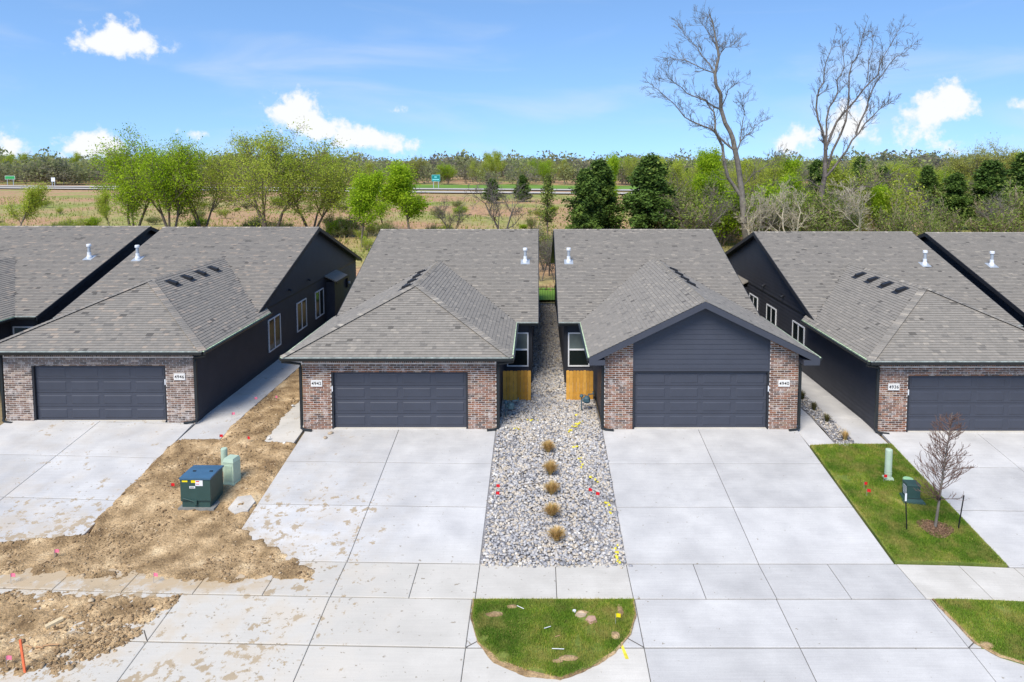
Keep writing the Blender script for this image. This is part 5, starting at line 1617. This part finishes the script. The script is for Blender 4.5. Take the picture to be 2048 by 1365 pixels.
# rough field grass
_n = 42000; _r = np.random.default_rng(91)
_Y = 26 + 130 * _r.random(_n) ** 1.6; _X = (_r.uniform(-150, 2200, _n) - PXC) / F * (_Y - CAM.y)
_g = fbm(_X * .07, _Y * .11, 4); _k = _r.random(_n) < np.clip((_g - .3) * 3, .1, 1); _X, _Y, _g = _X[_k], _Y[_k], _g[_k]
_V, _F, _T = blades(np.stack([_X, _Y, 0 * _X - .02], -1), .42, 92, np.clip(.75 - (_g - .35) * 1.8 + _r.normal(0, .2, len(_X)), 0, 1), .8, .10)
tag(link('field_grass', np_mesh('field_grass', _V, _F, 'field_blade', _T)), 'rough straw and green grass of the field behind the houses', None, kind='stuff')


# far tree line to the horizon
def far_line():
    r = np.random.default_rng(77); C = []; T = []; S = []
    for k in range(2300):
        Y = r.uniform(235, 620) if r.random() < .6 else r.uniform(238, 320)
        px = r.uniform(-250, 2300); zc = Y - CAM.y; x = (px - PXC) / F * zc
        if 620 < px < 1450 and Y < 290 and r.random() < .55: continue
        h = r.uniform(8, 12.5) * (1 if r.random() < .93 else 1.25)
        if Y < 300: h *= .8
        h *= .55 + 1.0 * float(fbm(np.array(px * .012 + Y * .01), np.array(Y * .02), 3))
        w = h * r.uniform(.4, .62)
        n = 150 if Y < 330 else 70
        u = r.normal(0, 1, (n, 3)); u /= np.linalg.norm(u, axis=1, keepdims=True); u *= (r.random((n, 1)) ** .4)
        c = np.stack([x + u[:, 0] * w, Y + u[:, 1] * w, h * .52 + u[:, 2] * h * .46], -1)
        C.append(c); b = r.random() ** 1.1; T.append(np.clip(b * .8 + r.normal(0, .1, n) + u[:, 2] * .12, 0, 1)); S.append(np.full(n, .07 * h * r.uniform(.7, 1.1)))
    C = np.concatenate(C); V, Fc = leaf_quads(C, np.concatenate(S), r)
    o = link('far_woods', np_mesh('far_woods', V, Fc, 'far_leaf', np.concatenate(T))); tag(o, 'distant belt of budding trees along the horizon', None, kind='stuff')


far_line()


# the two tall bare trees; limbs follow the photograph, with depth of their own
def zp(x, y): return (1280 + x / 2.667, y / 2.667)


def tall_tree(Y, limbs, label, seed, bark):
    r = np.random.default_rng(seed); segs = []; tips = []; zc0 = Y - CAM.y
    base = None; nodes = []
    twig = dict(levels=2, kids=(4, 4), ratio=.6, spread=.65, up=.7, wob=.16, taper=.35)
    for li, (r0, r1, pts) in enumerate(limbs):
        P3 = []
        dy = 0 if li == 0 else r.uniform(-2.6, 2.6)
        for i, q in enumerate(pts):
            d = px_dir(*zp(*q)); P3.append((d, i / max(1, len(pts) - 1)))
        W = []
        y0 = Y
        if li > 0:      # start from the nearest existing node's depth
            d0 = P3[0][0]; w0 = np.array(CAM) + np.array(d0) * (zc0 / d0.y)
            k = min(range(len(nodes)), key=lambda j: (nodes[j][0] - w0[0]) ** 2 + (nodes[j][2] - w0[2]) ** 2); y0 = nodes[k][1]
        for d, t in P3:
            yy = y0 + dy * t
            W.append(np.array(CAM) + np.array(d) * ((yy - CAM.y) / d.y))
        # finer wobble
        fine = [W[0]]
        for a, b in zip(W, W[1:]):
            L = np.linalg.norm(b - a); mid = (a + b) / 2 + r.normal(0, .05 * L, 3); fine += [mid, b]
        n = len(fine) - 1
        for i in range(n):
            ra = r0 + (r1 - r0) * i / n; rb = r0 + (r1 - r0) * (i + 1) / n
            if i == 0 and li == 0: fine[0][2] = -.3
            segs.append((*fine[i], *fine[i + 1], ra, rb, 0)); nodes.append(fine[i + 1])
            if li == 0 and i < n * .45: continue
            for _ in range(4 if ra < .14 else 2):
                f = fine[i] + (fine[i + 1] - fine[i]) * r.random(); d = fine[i + 1] - fine[i]; d = d / np.linalg.norm(d)
                ax = r.normal(0, 1, 3); ax -= d * ax.dot(d); ax /= np.linalg.norm(ax); s_ = r.uniform(.4, 1.0)
                st_ = []
                grow(r, f, d * math.cos(s_) + ax * math.sin(s_) + np.array([0, 0, .25]), r.uniform(.6, 1.8), min(.045, max(.02, rb * .3)), 0, st_, tips, twig)
                twigs.extend(st_)
        st_ = []; d = fine[-1] - fine[-2]
        grow(r, fine[-1], d, 1.2, r1, 0, st_, tips, twig); twigs.extend(st_)
    S = np.array(segs); root = empty('bare_tree', (float(S[0, 0]), Y, 0)); tag(root, label, 'tree', 'tall bare trees')
    org = np.array([S[0, 0], Y, 0])
    V, Fc = tubes_np(S * np.array([1, 1, 1, 1, 1, 1, .68, .68, 1]), 9); link('trunk', np_mesh('trunk', V - org, Fc, bark, smooth=True), root)
    Tw = np.array(twigs); Tw[:, 6:8] = np.maximum(Tw[:, 6:8], .011); V, Fc = tubes_np(Tw, 3); link('crown', np_mesh('crown', V - org, Fc, bark), root)


twigs = []
tall_tree(50, [(.50, .10, [(575, 1330), (545, 1040), (520, 860), (495, 740), (455, 660), (430, 500), (400, 400), (420, 310), (405, 215), (388, 120)]),
               (.30, .07, [(548, 1060), (470, 950), (440, 780), (400, 690), (395, 600), (352, 540)]),
               (.17, .03, [(500, 800), (440, 750), (380, 690), (280, 650), (210, 590), (140, 520), (50, 445)]),
               (.13, .025, [(440, 590), (350, 540), (250, 500), (180, 440), (155, 400)]),
               (.10, .02, [(395, 390), (300, 350), (240, 320), (170, 310)]), (.10, .02, [(395, 385), (330, 300), (270, 220), (215, 150)]),
               (.08, .02, [(412, 270), (380, 200), (350, 150), (315, 100)]), (.08, .02, [(422, 305), (455, 255), (505, 235)]),
               (.09, .02, [(440, 560), (470, 480), (520, 440)]), (.10, .02, [(510, 830), (540, 720), (560, 600), (550, 530)]), (.08, .02, [(535, 760), (600, 700), (650, 650)]),
               (.08, .02, [(540, 1000), (600, 930), (680, 880), (730, 850)])],
          'tallest bare tree, left of the two, leaning with wide limbs', 5, 'bark_pale')
twigs = []
tall_tree(52, [(.55, .28, [(950, 1330), (965, 1080), (985, 950), (990, 800)]),
               (.19, .03, [(990, 800), (950, 640), (945, 520), (980, 440), (990, 340), (1030, 230)]), (.17, .03, [(990, 790), (995, 640), (1040, 530), (1050, 430), (1090, 350), (1080, 220)]),
               (.20, .03, [(990, 800), (1050, 650), (1110, 580), (1190, 480), (1270, 400), (1300, 300), (1380, 160)]), (.20, .03, [(1000, 900), (1070, 720), (1110, 560), (1115, 400), (1160, 300), (1200, 150)]),
               (.20, .03, [(985, 950), (1060, 860), (1130, 750), (1200, 660), (1270, 590), (1330, 550)]), (.14, .02, [(1150, 720), (1210, 580), (1230, 500), (1300, 390), (1370, 300), (1440, 250)]),
               (.08, .02, [(1210, 440), (1220, 330), (1240, 200)]), (.12, .02, [(980, 1010), (900, 960), (810, 970)]), (.14, .02, [(965, 1100), (1100, 1040), (1180, 1000), (1300, 960), (1430, 890)]),
               (.12, .02, [(960, 1150), (860, 1130), (780, 1180)])],
          'second tall bare tree at right with fan of upright limbs', 6, 'bark')


# young staked tree in the right lawn
def young_tree():
    r = np.random.default_rng(4); x, y = 11.06, -5.52; H = 3.45
    root = empty('young_tree', gp(x, y, 0)); tag(root, 'leafless young tree tied between two dark stakes in right lawn', 'tree')
    segs = []; lean = np.array([.10, .0, 1.0])
    pts = [np.array([0, 0, -.1]) + lean * H * t for t in np.linspace(0, 1, 9)]
    for i, (a, b) in enumerate(zip(pts, pts[1:])): segs.append((*a, *b, .042 - .0045 * i, .042 - .0045 * (i + 1)))
    tw = []; tips = []
    PP = dict(levels=2, kids=(5, 3), ratio=.5, spread=.5, up=1.2, wob=.09, taper=.4)
    for k in range(96):
        t = r.uniform(.24, .97); p = np.array([0, 0, -.1]) + lean * H * t; a = r.uniform(0, 6.283)
        L = 1.0 * (1 - t) ** .7 * min(1, (t - .18) * 6) * r.uniform(.6, 1.05) + .1
        grow(r, p, (math.cos(a) * .95, math.sin(a) * .95, .62), L, .012, 0, tw, tips, PP)
    V, Fc = tubes_np(segs, 8); link('trunk', np_mesh('trunk', V, Fc, 'bark_pale'), root)
    T = np.array(tw); T[:, 6:8] = np.clip(T[:, 6:8], .0045, .014); V, Fc = tubes_np(T, 3); link('crown', np_mesh('crown', V, Fc, 'twig_red'), root)
    for i, (sx, sy, tx, lab) in enumerate(((10.24, -5.62, -.08, 'dark tree stake with white tag, left of young tree'), (11.72, -5.5, .13, 'dark leaning tree stake, right of young tree'))):
        s_ = empty('tree_stake', gp(sx, sy, 0)); tag(s_, lab, 'stake')
        MB().tube([(0, 0, -.1), (tx, 0, 1.0)], .018, 6).build('post', 'iron', s_)
        if i == 0: MB().box(tx - .03, tx + .02, -.03, -.024, .86, 1.08).build('tag', 'white', s_)
        dx = x - sx
        MB().tube([(tx, 0, .93), ((tx + dx + .08) / 2, 0, .90), (dx + .08, y - sy, .92)], .007, 4).build('tie_wire', 'iron', s_)
    m = MB(); m.lathe([(.06, .87), (.062, .95)], 10, (.085, 0)); m.build('strap', 'iron', root)
    n = 1900; a = r.uniform(0, 6.283, n); q = np.sqrt(r.random(n)) * (1 + .14 * np.sin(3 * a + 1)); X = x + .02 + np.cos(a) * q * .45; Y = y - .02 + np.sin(a) * q * .38
    P = np.stack([X, Y, gz(X, Y) + .05 + .035 * (1 - q)], -1)
    V, Fc = leaf_quads(P, .035, r, .7); o = link('mulch', np_mesh('mulch', V, Fc, 'mulch', r.random(n))); tag(o, 'ring of brown bark mulch round the young tree', None, kind='stuff')
    m = MB(); q = [(x + .02 + math.cos(t) * .45 * (1 + .14 * math.sin(3 * t + 1)), y - .02 + math.sin(t) * .38 * (1 + .14 * math.sin(3 * t + 1))) for t in [k * math.pi / 12 for k in range(24)]]
    c = gp(x + .02, y - .02, .075)
    for k in range(24): m.poly([c, gp(*q[k], .036), gp(*q[(k + 1) % 24], .036)])
    m.build('mulch_mound', 'mulch', o)


young_tree()

# ------------------------------------------------------------------ highway and its signs
for nm, pts, w, lab in (('highway', [(-600, 288), (-190, 224), (-30, 199), (100, 180), (500, 130)], 9, 'far pale concrete carriageway of the highway'), ('highway', [(-600, 270), (-190, 211), (-30, 178), (100, 158), (500, 105)], 9, 'near pale concrete carriageway of the highway')):
    m = MB()
    for (a, b) in zip(pts, pts[1:]): m.poly([(a[0], a[1] - w / 2, .35), (b[0], b[1] - w / 2, .35), (b[0], b[1] + w / 2, .35), (a[0], a[1] + w / 2, .35)])
    tag(m.build(nm, 'road'), lab, None, kind='structure')
m = MB(); pts = [(-60, 212), (-30, 208), (100, 190), (180, 178)]
for a, b in zip(pts, pts[1:]): m.poly([(a[0], a[1], .2), (b[0], b[1], .2), (b[0], b[1] + 22, .5), (a[0], a[1] + 22, .5)])
tag(m.build('verge', 'median_grass'), 'bright green grass verge beyond the highway', None, kind='structure')


def road_sign(px, Y, x_w, y0, y1, material, label, text=True):
    zc = Y - CAM.y; x = (px - PXC) / F * zc; w = x_w / F * zc / 2
    z1, z0 = CAM.z - (y0 - 320) / F * zc, CAM.z - (y1 - 320) / F * zc
    root = empty('road_sign', (x, Y, 0)); tag(root, label, 'road sign')
    if material != 'white': MB().box(-w, w, -.03, .03, z0, z1).build('border', 'sign_text' if text else 'white', root)
    MB().box(-w * .95, w * .95, -.06, -.031, z0 + .1, z1 - .1).build('face', material, root)
    for s_ in (-.6, .6): MB().box(s_ * w - .08, s_ * w + .08, .031, .15, -.2, z1).build('post', 'galv', root)
    if text:
        for (a, b, za, zb) in ((-.35, .25, .58, .74), (-.8, .8, .2, .36)):
            k = 6 if b > .5 else 3
            for i in range(k):
                u0 = a + (b - a) * i / k; u1 = u0 + (b - a) / k * .75
                MB().box(u0 * w, u1 * w, -.07, -.061, z0 + (z1 - z0) * za, z0 + (z1 - z0) * zb).build('lettering', 'sign_text', root)


road_sign(872, 204, 16.5, 350, 363, 'sign_green', 'teal green highway sign with two lines of lettering')
road_sign(21, 226, 20, 352, 359, 'sign_green2', 'plain green highway sign at the far left', False)
road_sign(107, 225, 8, 355, 364, 'white', 'small white sign beside the highway at left', False)
road_sign(356, 225, 8, 351, 358, 'white', 'small white sign seen through the tall light green trees', False)
